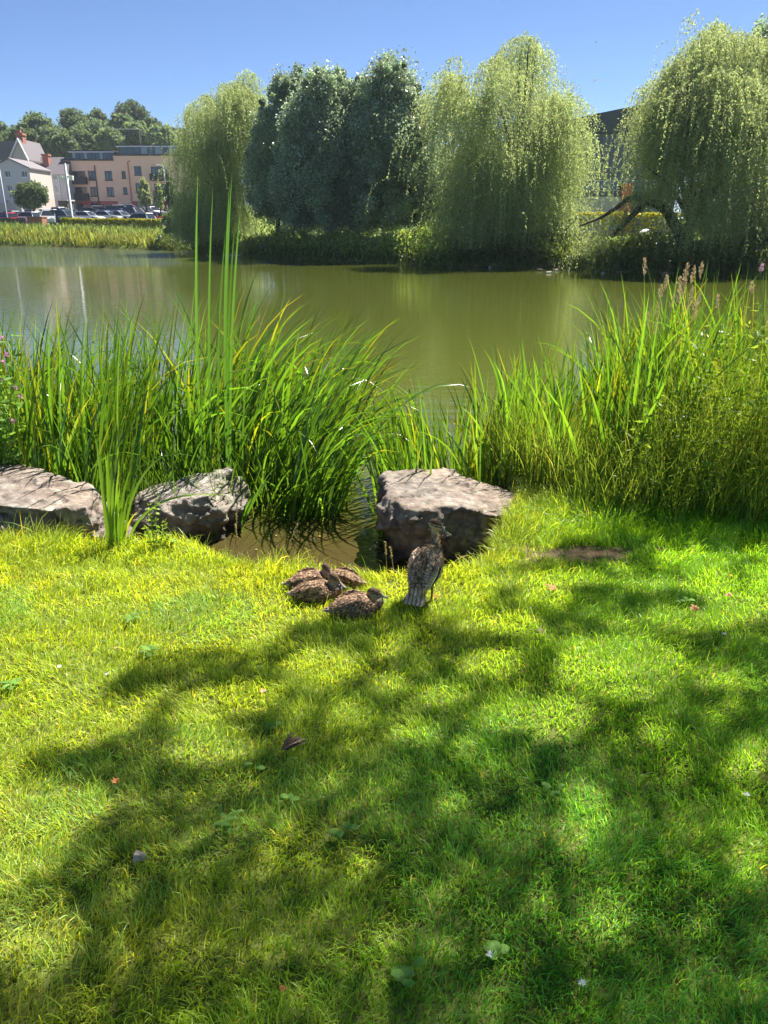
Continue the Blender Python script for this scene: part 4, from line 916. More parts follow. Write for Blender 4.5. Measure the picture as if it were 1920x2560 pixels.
W1 = [(428, 600), (418, 520), (428, 440), (415, 370), (445, 310), (436, 272), (470, 235), (500, 225), (520, 210), (560, 205), (585, 185), (610, 172), (640, 182), (668, 220), (690, 250), (690, 320), (668, 420), (655, 560)]
willow('rounded weeping willow left of the dark birches, its strands reaching the water', W1, 57, 560, 620, maxlen=4.6, gapmin=.26, seed=5)
W2 = [(1130, 570), (1112, 480), (1098, 400), (1085, 310), (1062, 230), (1078, 165), (1100, 145), (1128, 132), (1150, 150), (1158, 215), (1185, 190), (1205, 130), (1235, 100), (1262, 86), (1280, 100), (1300, 74), (1335, 84), (1362, 80), (1392, 112), (1402, 175), (1425, 182), (1448, 205), (1462, 250), (1480, 240), (1478, 285), (1486, 320), (1462, 370), (1470, 450), (1470, 520), (1440, 580)]
def deadbranch(mb, base):
    mb.tube(bez(A(1380, 575, 39), A(1410, 555, 39), A(1446, 543, 39), 8), np.linspace(.05, .025, 8), 6); mb.tube(bez(A(1400, 590, 39), A(1420, 570, 39), A(1442, 545, 39), 8), np.linspace(.045, .02, 8), 6)
willow('tall central weeping willow with sunlit yellow-green upper plumes', W2, 41, 1300, 760, maxlen=4.4, extra_trunk=deadbranch)
W3 = [(1612, 330), (1596, 250), (1606, 205), (1648, 172), (1660, 140), (1700, 130), (1712, 95), (1735, 85), (1748, 30), (1772, 22), (1790, 60), (1835, 50), (1860, 80), (1905, 70), (2000, 90), (2110, 260), (2130, 480), (2080, 560), (1860, 575), (1720, 545), (1690, 500), (1620, 485), (1590, 510), (1545, 520), (1490, 640), (1420, 625), (1490, 560), (1550, 495), (1606, 440)]
HOLE = [(1565, 640), (1572, 560), (1620, 500), (1690, 520), (1712, 640)]
def arch(mb, base):
    mb.tube(smooth_pts([A(1715, 625, 36), A(1700, 590, 36), A(1668, 530, 36), A(1630, 505, 36), A(1600, 520, 36), A(1560, 560, 36), A(1530, 590, 36)], 4), np.linspace(.30, .07, 25), 10)
    mb.tube(smooth_pts([A(1625, 505, 36), A(1580, 495, 36), A(1540, 520, 36), A(1500, 545, 36), A(1450, 565, 36.5)], 4), np.linspace(.15, .03, 17), 8)
    mb.tube(smooth_pts([A(1710, 610, 36.2), A(1725, 560, 36.4), A(1760, 480, 36.6), A(1800, 330, 37), A(1830, 200, 37)], 4), np.linspace(.28, .06, 17), 8)
    limbs(mb, base, A(1730, 540, 36.3), [A(a, b, 36 + rng.uniform(-2, 2)) for a, b in [(1640, 300), (1700, 220), (1860, 400), (1950, 350), (1760, 120), (1900, 180), (1620, 420), (2040, 300)]], .12, .02)
willow('broad right-hand weeping willow with a bowed arching trunk', W3, 36, 1712, 1050, HOLE, maxlen=3.6, trunk=False, extra_trunk=arch, tones=(.65, 1.2), archway=(1555, 1722, 505), gapmin=.30)

def birch(label, poly, Y, trunks, nclump, pale=True, kind='birch_tree', mat='birch', L=.14):
    b = A(trunks[0][0], trunks[0][1], Y); base = np.array([b[0], Y, float(hgt(b[0], Y))]); o = thing(kind, label, 'tree', base, group='birches across the water' if kind == 'birch_tree' else None)
    p, u = crown_points(poly, Y, nclump); g = vnoise(p[:, 0] + p[:, 1] * .5, p[:, 2] + p[:, 1] * .3, .55, int(Y * 3)); rad = np.where(g > .55, rng.uniform(.6, 1.15, nclump), rng.uniform(.3, .6, nclump)); kp_ = (g > .34) | (rng.uniform(0, 1, nclump) < .30); p, rad = p[kp_], rad[kp_]
    ymn = min(v[1] for v in poly); sp = [A(v[0] + rng.normal(0, 7), v[1] + rng.uniform(-14, 46) , Y + rng.uniform(-1.5, 1.5)) for v in poly if v[1] < ymn + 130 for _ in range(9)]
    p = np.concatenate([p, np.array(sp)]); rad = np.concatenate([rad, rng.uniform(.14, .34, len(sp))]); nclump = len(p)
    V, F, C = leaf_crown(p, rad, 150, L, mat, (.55, 1.4), 1.15, .2); mesh_np('crown', V, F, M[mat], C, o)
    mb = MB()
    for (bx, by), (mx, my), (tx, ty) in [(t[0:2], t[2:4], t[4:6]) for t in trunks]:
        q = A(bx, by, Y); q[2] = min(q[2], float(hgt(q[0], Y))) - .2; mb.tube(bez(q, A(mx, my, Y), A(tx, ty, Y), 14), np.linspace(.17, .03, 14), 8)
        limbs(mb, q, A((mx + tx) / 2, (my + ty) / 2, Y), p[rng.choice(nclump, 7)], .05, .012)
    mb.build('trunk', M['pale_bark'] if pale else M['bark'], o, True)
B1 = [(628, 520), (622, 400), (632, 320), (655, 265), (685, 230), (700, 195), (716, 212), (740, 182), (765, 215), (805, 300), (830, 450), (815, 556), (690, 556)]
birch('leftmost birch with dense dark foliage beside the rounded willow', B1, 51, [(690, 575, 700, 480, 705, 230)], 480, False)
B2 = [(690, 480), (705, 330), (752, 250), (770, 215), (788, 186), (805, 205), (822, 188), (840, 240), (885, 320), (915, 450), (905, 564), (715, 562)]
birch('second birch from the left with a pale forked trunk', B2, 47.5, [(826, 585, 822, 540, 790, 215), (826, 585, 806, 550, 770, 300), (832, 585, 845, 545, 835, 300)], 560)
B3 = [(775, 520), (795, 330), (832, 215), (853, 180), (868, 215), (886, 222), (904, 200), (935, 225), (975, 330), (1000, 480), (985, 564), (815, 562)]
birch('third birch from the left with a slim pale trunk', B3, 48.5, [(897, 595, 895, 530, 858, 220)], 500)
B4 = [(865, 520), (880, 330), (918, 215), (950, 190), (968, 146), (985, 180), (1006, 174), (1028, 215), (1052, 260), (1090, 310), (1120, 400), (1125, 520), (1070, 548), (890, 565)]
birch('tallest birch at the right of the group with a dark trunk', B4, 46.5, [(1046, 585, 1042, 530, 972, 200)], 800, False)
B0 = [(645, 540), (655, 330), (690, 240), (760, 212), (800, 218), (850, 208), (900, 225), (940, 215), (1000, 210), (1080, 300), (1105, 420), (1100, 545), (1040, 575), (760, 578), (700, 545)]
birch('birch at the back that fills the gaps behind the others', B0, 53, [(760, 580, 765, 520, 780, 260), (960, 580, 955, 520, 950, 260)], 520)
B5 = [(1900, 180), (1905, 80), (1950, 40), (2050, 10), (2180, 60), (2220, 300), (2150, 560), (1960, 560), (1910, 330)]
birch('dark broadleaf tree cut by the right edge of the picture', B5, 40, [(2060, 620, 2060, 500, 2050, 120)], 420, False, 'broadleaf_tree')

# low trailing greenery under the trees on the far bank
def bank():
    parts = []
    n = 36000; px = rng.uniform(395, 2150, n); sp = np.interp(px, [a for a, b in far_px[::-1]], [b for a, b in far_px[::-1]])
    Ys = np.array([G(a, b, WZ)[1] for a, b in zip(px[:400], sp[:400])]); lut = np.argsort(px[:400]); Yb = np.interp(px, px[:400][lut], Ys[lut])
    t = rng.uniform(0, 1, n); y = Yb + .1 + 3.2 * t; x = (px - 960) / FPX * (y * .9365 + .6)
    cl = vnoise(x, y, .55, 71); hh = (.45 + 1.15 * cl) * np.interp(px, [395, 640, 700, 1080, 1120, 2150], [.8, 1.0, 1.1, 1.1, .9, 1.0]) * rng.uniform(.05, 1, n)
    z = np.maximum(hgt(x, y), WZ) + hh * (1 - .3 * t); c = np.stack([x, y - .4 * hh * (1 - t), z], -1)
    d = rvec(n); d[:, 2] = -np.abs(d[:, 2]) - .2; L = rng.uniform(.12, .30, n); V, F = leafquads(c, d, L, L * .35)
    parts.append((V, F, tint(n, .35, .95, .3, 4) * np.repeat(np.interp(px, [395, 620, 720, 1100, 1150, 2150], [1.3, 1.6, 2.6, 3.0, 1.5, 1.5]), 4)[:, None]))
    n = 3500; px = rng.uniform(395, 2150, n); Yb = np.interp(px, px0 := np.sort(px), [0] * n) if False else np.interp(px, np.linspace(395, 2150, 60), [G(a, np.interp(a, [q[0] for q in far_px[::-1]], [q[1] for q in far_px[::-1]]), WZ)[1] for a in np.linspace(395, 2150, 60)])
    y = Yb + rng.uniform(0, .9, n); x = (px - 960) / FPX * (y * .9365 + .6)
    V, F, bi, m = blades(np.stack([x, y, np.maximum(hgt(x, y), WZ - .05)], -1), rng.uniform(0, 6.3, n), rng.uniform(.3, 1.1, n), rng.uniform(.02, .035, n), np.abs(rng.normal(.3, .2, n)), rng.uniform(0, 1.2, n), 4)
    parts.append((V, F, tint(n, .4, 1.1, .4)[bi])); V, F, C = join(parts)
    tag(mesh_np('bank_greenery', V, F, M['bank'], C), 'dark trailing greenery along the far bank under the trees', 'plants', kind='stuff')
bank()
# sunlit reed belt at far left
n = 9000; px = rng.uniform(-260, 440, n); y0 = np.interp(px, [-600, 0, 200, 430], [G(-600, 603, WZ)[1], G(0, 614, WZ)[1], G(200, 619, WZ)[1], G(430, 627, WZ)[1]])
y = y0 + .2 + rng.uniform(0, 1, n) ** 1.3 * 10; x = (px - 960) / FPX * (y * .9365 + .6)
V, F, bi, m = blades(np.stack([x, y, np.maximum(hgt(x, y), WZ)], -1), rng.uniform(0, 6.3, n), rng.uniform(.35, .95, n) * (.65 + .7 * vnoise(x, y, .4, 3)), rng.uniform(.05, .10, n), np.abs(rng.normal(.2, .15, n)), rng.uniform(.1, 1.2, n), 4, rng.normal(0, .8, n))
yl = np.clip(1.6 - (y - y0) * .35, 0, 1)[:, None] * rng.uniform(0, 1, n)[:, None]
C = tint(n, .45, 1.15, .3) * np.array([.85, .80, 1.9]) * (1 + yl * np.array([.9, .35, -.2])); C[rng.uniform(0, 1, n) < .08] = np.array([2.0, 1.7, 3.0])
tag(mesh_np('far_reed_belt', V, F, M['fine'], C[bi]), 'bright green and yellow reeds along the far left shore', 'reeds', kind='stuff')

# ------------------------------------------------------------------ far side: car park, buildings, hill trees
Z1 = lambda a, b: (a * .28933, 220 + b * .28933)
def XY(zx, zy, Y): q = A(*Z1(zx, zy), Y); return q[0], q[2]
# car park surface and paths, draped a little above the ground
def drape(name, x0, x1, y0, y1, nx, ny, mat, dz, shear=0.0):
    gx, gy = np.meshgrid(np.linspace(0, 1, nx), np.linspace(0, 1, ny)); yy = y0 + (y1 - y0) * gy; xx = (x0 + (x1 - x0) * gx) * (1 if not shear else yy * shear)
    i = np.arange(nx * ny).reshape(ny, nx); F = np.stack([i[:-1, :-1], i[:-1, 1:], i[1:, 1:], i[1:, :-1]], -1).reshape(-1, 4)
    return tag(mesh_np(name, np.stack([xx, yy, hgt(xx, yy) + dz], -1), F, mat, smooth=True), kind='structure')
M['asphalt'] = plain('asphalt', (.10, .10, .10), .9, var=.2, scale=1.5)
M['pale_path'] = plain('pale_path', (.42, .38, .32), .9, var=.15)
drape('car_park', -.62, -.20, 96, 153, 40, 30, M['asphalt'], .06, 1.0)
drape('path', -14, 40, 52, 54, 60, 4, M['pale_path'], .05)
for n_, c_ in dict(peach=(.86, .55, .39), redband=(.52, .12, .09), cream_grey=(.52, .48, .45), dark_trim=(.035, .037, .042), slate=(.13, .115, .125), brick=(.34, .13, .085), white=(.75, .74, .72), grey_wall=(.50, .49, .50), pinkwall=(.50, .43, .38), blue_door=(.08, .10, .16), roof_white=(.62, .65, .7), metal=(.36, .38, .40), navy=(.030, .038, .062), panel=(.085, .10, .15), orange=(.62, .13, .06), timber=(.07, .055, .045), rust=(.28, .12, .085), tyre=(.02, .02, .02), lamp_glass=(.75, .74, .7), red_light=(.4, .02, .02), stone_grey=(.36, .35, .33)).items(): M[n_] = plain(n_, c_, .75, var=.08, scale=.6)
M['metal'] = plain('galvanised_metal', (.30, .32, .34), .6, .2)
def glassmat(name, c, rough=.06):
    m, t, p = newmat(name); p.inputs['Base Color'].default_value = (*c, 1); p.inputs['Roughness'].default_value = rough; p.inputs['Specular IOR Level'].default_value = .8; return m
M['pane'] = glassmat('window_pane', (.035, .045, .055)); M['pale_pane'] = glassmat('curtained_pane', (.30, .34, .38), .15); M['carglass'] = glassmat('car_glass', (.02, .025, .03), .04)
def facade(name, x0, x1, z0, z1, Y, holes, mat, parent, depth=.35):
    """front wall with real openings"""
    xs_ = sorted({x0, x1, *[h[0] for h in holes], *[h[1] for h in holes]}); zs_ = sorted({z0, z1, *[h[2] for h in holes], *[h[3] for h in holes]}); mb = MB()
    for i in range(len(xs_) - 1):
        for j in range(len(zs_) - 1):
            cx, cz = (xs_[i] + xs_[i + 1]) / 2, (zs_[j] + zs_[j + 1]) / 2
            if not (x0 < cx < x1 and z0 < cz < z1) or any(h[0] < cx < h[1] and h[2] < cz < h[3] for h in holes): continue
            a, b, c, d = xs_[i], xs_[i + 1], zs_[j], zs_[j + 1]; mb.add([(a, Y, c), (b, Y, c), (b, Y, d), (a, Y, d)], [(0, 1, 2, 3)])
    for a, b, c, d in holes:
        mb.add([(a, Y, c), (b, Y, c), (b, Y, d), (a, Y, d), (a, Y + depth, c), (b, Y + depth, c), (b, Y + depth, d), (a, Y + depth, d)], [(0, 4, 5, 1), (1, 5, 6, 2), (2, 6, 7, 3), (3, 7, 4, 0)])
    return mb.build(name, mat, parent)
def window(h, Y, parent, frame, pane, depth=.22, mull=1, sill=True):
    a, b, c, d = h; f = .07; mb = MB(); y0, y1 = Y + depth - .08, Y + depth
    mb.box(a, a + f, y0, y1, c, d).box(b - f, b, y0, y1, c, d).box(a + f, b - f, y0, y1, c, c + f).box(a + f, b - f, y0, y1, d - f, d)
    for k in range(mull): xm = a + (b - a) * (k + 1) / (mull + 1) * (1.15 if mull == 1 else 1); mb.box(xm - .03, xm + .03, y0, y1, c + f, d - f)
    if sill: mb.box(a - .1, b + .1, Y - .09, Y - .003, c - .12, c - .005)
    w = mb.build('window', frame, parent); p = MB(); p.add([(a, y1 - .02, c), (b, y1 - .02, c), (b, y1 - .02, d), (a, y1 - .02, d)], [(0, 1, 2, 3)]); q = p.build('pane', pane); q.parent = w
    return w
def rect(zx0, zx1, zy0, zy1, Y):
    a, d = XY((zx0 + zx1) / 2, zy0, Y); _, c = XY((zx0 + zx1) / 2, zy1, Y); w = (zx1 - zx0) * .28933 / FPX * Y / 1.09
    return a - w / 2, a + w / 2, c, d
# --- apartment block
Y = 155.0
xl, zc = XY(545, 628, Y); xm, _ = XY(1000, 800, Y); xr = A(505, 400, Y)[0]; _, zc2 = XY(1200, 585, Y); gz0 = float(hgt((xl + xr) / 2, Y)) - .6; _, zb = XY(820, 978, Y)
apt = thing('apartment_block', 'peach apartment block with red ground floor and glazed penthouse strips', 'building', ((xl + xr) / 2, Y + 6, gz0))
holes = [rect(*r, Y) for r in [(757, 822, 715, 795), (900, 965, 715, 797), (775, 835, 855, 935), (918, 980, 857, 935)]]
bal = [rect(*r, Y) for r in [(592, 735, 718, 825), (605, 750, 855, 965)]]
holes_r = [rect(*r, Y) for r in [(1047, 1083, 717, 780), (1155, 1218, 675, 752), (1060, 1098, 857, 917), (1168, 1222, 822, 900)]]
bal_r = [rect(*r, Y) for r in [(1300, 1440, 678, 795), (1330, 1460, 828, 945)]]
facade('wall', xl, xm, zb, zc, Y, holes + bal, M['peach'], apt); facade('wall', xm, xr, zb, zc2, Y, holes_r + bal_r, M['peach'], apt)
for h in holes + holes_r: window(h, Y, apt, M['dark_trim'], M['pane'])
for h in bal + bal_r:
    window((h[0], h[1], h[2], h[3]), Y, apt, M['dark_trim'], M['pane'], depth=.34, mull=2, sill=False)
    mb = MB(); mb.box(h[0] - .1, h[1] + .25, Y - .9, Y - .01, h[2] - .15, h[2]); mb.box(h[0] - .1, h[1] + .25, Y - .9, Y - .86, h[2] + .02, h[2] + 1.05); mb.box(h[0] - .1, h[0] - .06, Y - .855, Y - .01, h[2] + .02, h[2] + 1.05); mb.box(h[1] + .21, h[1] + .25, Y - .855, Y - .01, h[2] + .02, h[2] + 1.05)
    mb.build('balcony', M['dark_trim'], apt)
sh = [rect(*r, Y) for r in [(655, 748, 1005, 1068), (782, 845, 985, 1072), (885, 985, 1008, 1068)]]
dr = [rect(*r, Y) for r in [(1050, 1087, 1000, 1072), (1100, 1140, 1000, 1072)]]
sr = [rect(*r, Y) for r in [(1178, 1240, 975, 1065), (1290, 1380, 985, 1065)]]
xd0 = XY(1018, 1000, Y)[0]; xd1 = XY(1145, 1000, Y)[0]
facade('shopfront', xl, xd0, gz0, zb, Y, sh, M['redband'], apt); facade('shopfront', xd1, xr, gz0, zb, Y, sr, M['redband'], apt); facade('wall', xd0, xd1, gz0, zb, Y, dr, M['peach'], apt)
for h in sh + sr: window(h, Y, apt, M['dark_trim'], M['pane'], sill=False)
for h in dr: MB().box(h[0], h[1], Y + .2, Y + .26, h[2], h[3]).build('door', M['blue_door'], apt)
mb = MB(); mb.box(xl, xr, Y + .36, Y + 12, gz0, zc - .01); mb.build('rear_block', M['peach'], apt)
MB().box(xl - .35, xm - .02, Y - .30, Y + 12, zc + .003, zc + .28).build('cornice', M['dark_trim'], apt); MB().box(xm - .3, xr, Y - .30, Y + 12, zc2 + .003, zc2 + .28).build('cornice', M['dark_trim'], apt)
for (a, b, z0, z1, xa, xb, cols) in [(590, 1015, zc + .28, XY(800, 560, Y + 2)[1], xl + 1.0, xm - .3, [1, 0, 0, 1, 0, 0, 0, 1, 0, 0, 0]), (1025, 1400, zc2 + .28, XY(1200, 512, Y + 2)[1], xm + .7, xr, [0, 0, 0, 1, 0, 1, 0, 1, 1, 0, 1, 1])]:
    yp = Y + 2; nb = len(cols); f = MB(); xs_ = np.linspace(xa, xb, nb + 1)
    for k in range(nb + 1): f.box(xs_[k] - .05, xs_[k] + .05, yp - .06, yp, z0, z1)
    fr = f.build('penthouse_window', M['dark_trim'], apt)
    for k in range(nb):
        q = MB(); q.box(xs_[k] + .05, xs_[k + 1] - .05, yp - .02, yp + .02, z0, z1); q = q.build('pane', M['pale_pane'] if cols[k] else M['pane']); q.parent = fr
    MB().box(xa, xb, yp + .03, yp + 8, z0, z1 - .01).build('penthouse', M['dark_trim'], apt)
    MB().box(xa - .5, xb, yp - .6, yp + 8.2, z1 + .22, z1 + .42).build('roof', M['dark_trim'], apt); MB().box(xa - .45, xb, yp - .55, yp + 8.1, z1 + .003, z1 + .217).build('fascia', M['roof_white'], apt)
for (a, b, c, d) in [(822, 680, 860, 1065), (1108, 640, 1145, 1065)]:
    x0, z0 = XY(a, b, Y); x0 = XY((a + c) / 2, (b + d) / 2, Y)[0]; MB().tube([(x0, Y - .12, gz0), (x0, Y - .12, z0), (x0 + .5 * (a > 1000), Y - .12, z0 + .2)], .09, 8).build('drainpipe', M['redband'] if a > 1000 else M['dark_trim'], apt)
def gable_roof(mb, x0, x1, y0, y1, ze, zr, over=.3, th=.2):
    """ridge along y, slopes fall to x0 and x1"""
    xm_ = (x0 + x1) / 2
    for s, xa in ((-1, x0), (1, x1)):
        xo = xa + s * over; zo = ze - over * (zr - ze) / abs(xm_ - xa)
        V = [(xm_, y0 - over, zr), (xo, y0 - over, zo), (xo, y1, zo), (xm_, y1, zr)]; V += [(a, b, c + th) for a, b, c in V]
        mb.add(V, [(0, 1, 2, 3), (4, 7, 6, 5), (0, 4, 5, 1), (1, 5, 6, 2), (2, 6, 7, 3), (3, 7, 4, 0)])
# --- grey gabled house at left edge
Y = 140.0; x1 = XY(270, 850, Y)[0]; x0 = XY(-50, 850, Y)[0]; _, ze = XY(200, 692, Y); _, zr = XY(115, 612, Y); g0 = float(hgt(x1, Y)) - .8
gh = thing('grey_house', 'grey rendered house end with gable and right-hand wall tinted as if sunlit at the left edge', 'building', ((x0 + x1) / 2, Y + 4, g0))
hl_ = [rect(*r, Y) for r in [(35, 85, 715, 770), (180, 228, 715, 770), (57, 100, 840, 893), (45, 80, 965, 995)]]
facade('wall', x0, x1, g0, ze, Y, hl_, M['grey_wall'], gh)
mb = MB(); mb.add([(x0, Y, ze + .002), (x1, Y, ze + .002), ((x0 + x1) / 2, Y, zr)], [(0, 1, 2)]); mb.build('gable', M['grey_wall'], gh)
mb = MB(); mb.box(x0, x1 - .01, Y + .4, Y + 9, g0, ze - .05); mb.build('rear_block', M['grey_wall'], gh); MB().box(x1 - .008, x1 + .05, Y, Y + 9, g0, ze - .1).build('side_wall', M['pinkwall'], gh)  # side wall's warmer colour stands in for sun falling on it
mb = MB(); gable_roof(mb, x0, x1, Y, Y + 9, ze, zr); mb.build('roof', M['slate'], gh)
for h in hl_: window(h, Y, gh, M['white'], M['pane'])
# --- taller slate house with brick chimney behind it
Y = 150.0; xr_, ze = XY(238, 625, Y); xl_, _ = XY(-90, 625, Y); _, zr = XY(160, 462, Y); xa_ = XY(160, 470, Y)[0]; g0 = 3.0
th_ = thing('slate_roofed_house', 'taller slate-roofed house with tan gable behind the grey house', 'building', (xl_, Y + 4, g0))
MB().box(xl_ - 12, xr_ - .35, Y + .05, Y + 9, g0, ze).build('wall', M['cream_grey'], th_)
xg0 = XY(100, 610, Y)[0]
mb = MB(); mb.prism([(xg0, ze - 1.4), (xr_, ze - 1.4), (xr_, ze + .002), (xa_, zr), (xg0, ze + .3)], Y - .02, Y + 9); mb.build('gable', M['pinkwall'], th_)
mb = MB()
for (pa, pb) in (((xa_, zr + .1), (xg0 - .2, ze + .2)), ((xa_, zr + .1), (xr_ + .25, ze - .3))):
    (ax, az), (bx, bz) = pa, pb; mb.prism([(ax, az), (bx, bz), (bx, bz + .4), (ax, az + .45)], Y - .35, Y - .05)
mb.build('barge_board', M['white'], th_)
mb = MB(); mb.prism([(xl_ - 12, ze), (xg0, ze - .3), (xa_, zr + .05), (xl_ - 12, zr + .05)], Y + .1, Y + 8.8); mb.prism([(xa_, zr + .05), (xr_ + .2, ze - .2), (xr_ + .2, ze + .1), (xa_, zr + .5)], Y - .04, Y + 9.2); mb.build('roof', M['slate'], th_)
c0, ct = XY(105, 400, Y); c1, _ = XY(163, 400, Y); cb = XY(130, 520, Y)[1]
MB().box(c0, c1, Y + 1.2, Y + 2.6, cb - 1, ct).box(c0 - .15, c1 + .15, Y + 1.05, Y + 2.75, ct + .003, ct + .35).box(c0 + .2, c0 + .8, Y + 1.6, Y + 2.1, ct + .353, ct + .9).build('chimney', M['brick'], th_)
# --- set-back grey house with white windows
Y = 152.0; x0, ze = XY(360, 742, Y); x1, _ = XY(575, 742, Y); _, zr = XY(420, 598, Y + 4); g0 = 3.2
mh = thing('terraced_house', 'grey terraced house with small white windows between the gabled house and apartments', 'building', ((x0 + x1) / 2, Y + 4, g0))
hh_ = [rect(*r, Y) for r in [(460, 493, 750, 793), (472, 503, 840, 907)]]; facade('wall', x0, x1, g0, ze, Y, hh_, M['grey_wall'], mh); MB().box(x0, x1, Y + .4, Y + 8, g0, ze - .05).build('rear_block', M['grey_wall'], mh)
for h in hh_: window(h, Y, mh, M['white'], M['pale_pane'])
xL = XY(232, 600, Y)[0]
mb = MB(); mb.add([(xL, Y - .3, ze - .1), (x1 - .1, Y - .3, ze - .1), (x1 - .1, Y + 4, zr), (xL, Y + 4, zr), (xL, Y + 8, ze), (x1 - .1, Y + 8, ze)], [(0, 1, 2, 3), (3, 2, 5, 4), (0, 3, 4), (1, 5, 2)]); rf = mb.build('roof', M['slate'], mh)
c0, ct = XY(375, 588, Y + 2.5); c1, _ = XY(425, 588, Y + 2.5); ch = MB().box(c0, c1, Y + 1.8, Y + 3.0, zr - 4, ct).box(c0 - .12, c1 + .12, Y + 1.68, Y + 3.12, ct + .003, ct + .3).build('chimney', M['brick'], None); ch.parent = rf
for (a, b, c, m_) in [(412, 700, 450, 'dark_trim'), (512, 755, 515, 'white')]:
    xx, zz = XY((a + c) / 2, 850, Y)[0], XY(a, b, Y)[1]; MB().tube([(xx, Y - .1, g0), (xx, Y - .1, zz)], .08, 6).build('drainpipe', M[m_], mh)
# shed and low white wall
x0, z1 = XY(500, 975, 146); x1, _ = XY(578, 975, 146); g0 = float(hgt(x0, 146)) - .1; sd_ = thing('shed', 'small dark timber shed left of the apartment block', 'shed', ((x0 + x1) / 2, 147, g0)); MB().box(x0, x1, 146, 149, g0, z1).build('wall', M['timber'], sd_); MB().box(x0 - .2, x1 + .2, 145.7, 149.2, z1 + .003, z1 + .2).build('roof', M['cream_grey'], sd_)
x0, z1 = XY(-40, 1000, 133); x1, _ = XY(185, 1000, 133); g0 = float(hgt(x0, 133)) - .3; tag(MB().box(x0, x1, 133, 133.4, g0, z1).box(x0 - .1, x1 + .1, 132.9, 133.5, z1 + .003, z1 + .12).build('garden_wall', M['stone_grey']), 'pale low wall behind the parked cars at far left', 'wall')
x0, z1 = XY(136, 1015, 118); x1, _ = XY(182, 1015, 118); g0 = float(hgt(x0, 118)) - .1; tag(MB().box(x0, x1, 118, 118.8, g0, z1).box(x0 - .15, x1 + .15, 117.85, 118.95, z1 + .003, z1 + .2).build('gate_pillar', M['stone_grey']), 'square stone gate pillar among the parked cars', 'pillar')
# fence and rust box at the shore
x0, z1 = XY(-120, 1122, 88); x1, _ = XY(228, 1122, 88); g0 = float(hgt(x1, 88)) - .1; fo = thing('board_fence', 'dark timber board fence behind the far left reeds', 'fence', ((x0 + x1) / 2, 88, g0)); mb = MB()
for k, xx in enumerate(np.arange(x0, x1 - .2, .21)): mb.box(xx, xx + .19, 88, 88.04, g0 - .2, z1 + .03 * math.sin(k * 7.1))
mb.build('board', M['timber'], fo)
for xx in np.arange(x0, x1, 2.4): MB().box(xx, xx + .12, 88.045, 88.16, g0 - .2, z1 + .1).build('post', M['timber'], fo)
x0, z1 = XY(232, 1118, 86); x1, _ = XY(358, 1118, 86); g0 = float(hgt(x0, 86)) - .2; bo = thing('utility_cabinet', 'rust-red metal cabinet at the end of the dark fence', 'cabinet', ((x0 + x1) / 2, 87, g0)); xm_ = x0 + (x1 - x0) * .68
MB().box(x0, x1, 86, 87.4, g0, z1).build('body', M['rust'], bo); MB().box(x0 + .06, xm_ - .05, 85.95, 85.996, g0 + .1, z1 - .1).build('door', M['rust'], bo); MB().box(xm_ + .05, x1 - .06, 85.95, 85.996, g0 + .1, z1 - .1).build('door', M['rust'], bo); MB().box(x0 - .06, x1 + .06, 85.9, 87.5, z1 + .003, z1 + .08).build('roof', M['rust'], bo)
# lamp posts
def post(label, a, b, Y, r, kind):
    top = A(*Z1(*a), Y); bot = A(*Z1(*b), Y); x = (top[0] + bot[0]) / 2; g = float(hgt(x, Y)) - .05; o = thing('lamp_post', label, 'lamp post', (x, Y, g), group='lamp posts by the car park')
    MB().tube([(x, Y, g), (x, Y, g + 1.2), (x, Y, g + 1.25), (x, Y, top[2])], [r * 1.4, r * 1.35, r, r * .75], 10).build('pole', M['metal'], o, True)
    if kind == 'flood': MB().box(x - .75, x + .75, Y - .07, Y + .07, top[2] - 1.35, top[2] - 1.2).box(x - .75, x - .35, Y - .3, Y - .075, top[2] - 1.65, top[2] - 1.25).box(x + .35, x + .75, Y - .3, Y - .075, top[2] - 1.65, top[2] - 1.25).build('camera_bracket', M['white'], o)
    else: MB().tube([(x, Y, top[2] - .02), (x - .3, Y - .2, top[2] + .2), (x - 1.0, Y - .6, top[2] + .25)], .05, 6).box(x - 1.7, x - 1.0, Y - .8, Y - .45, top[2] + .18, top[2] + .32).build('lamp_head', M['metal'], o)
post('thick grey pole with a bracket in front of the apartment block corner', (568, 652), (622, 1185), 90, .16, 'flood')
post('thin lamp post at the far left edge before the grey house', (5, 700), (50, 1115), 100, .08, 'lamp')
post('short lamp post before the right-hand balconies', (1420, 680), (1440, 1060), 138, .08, 'lamp')

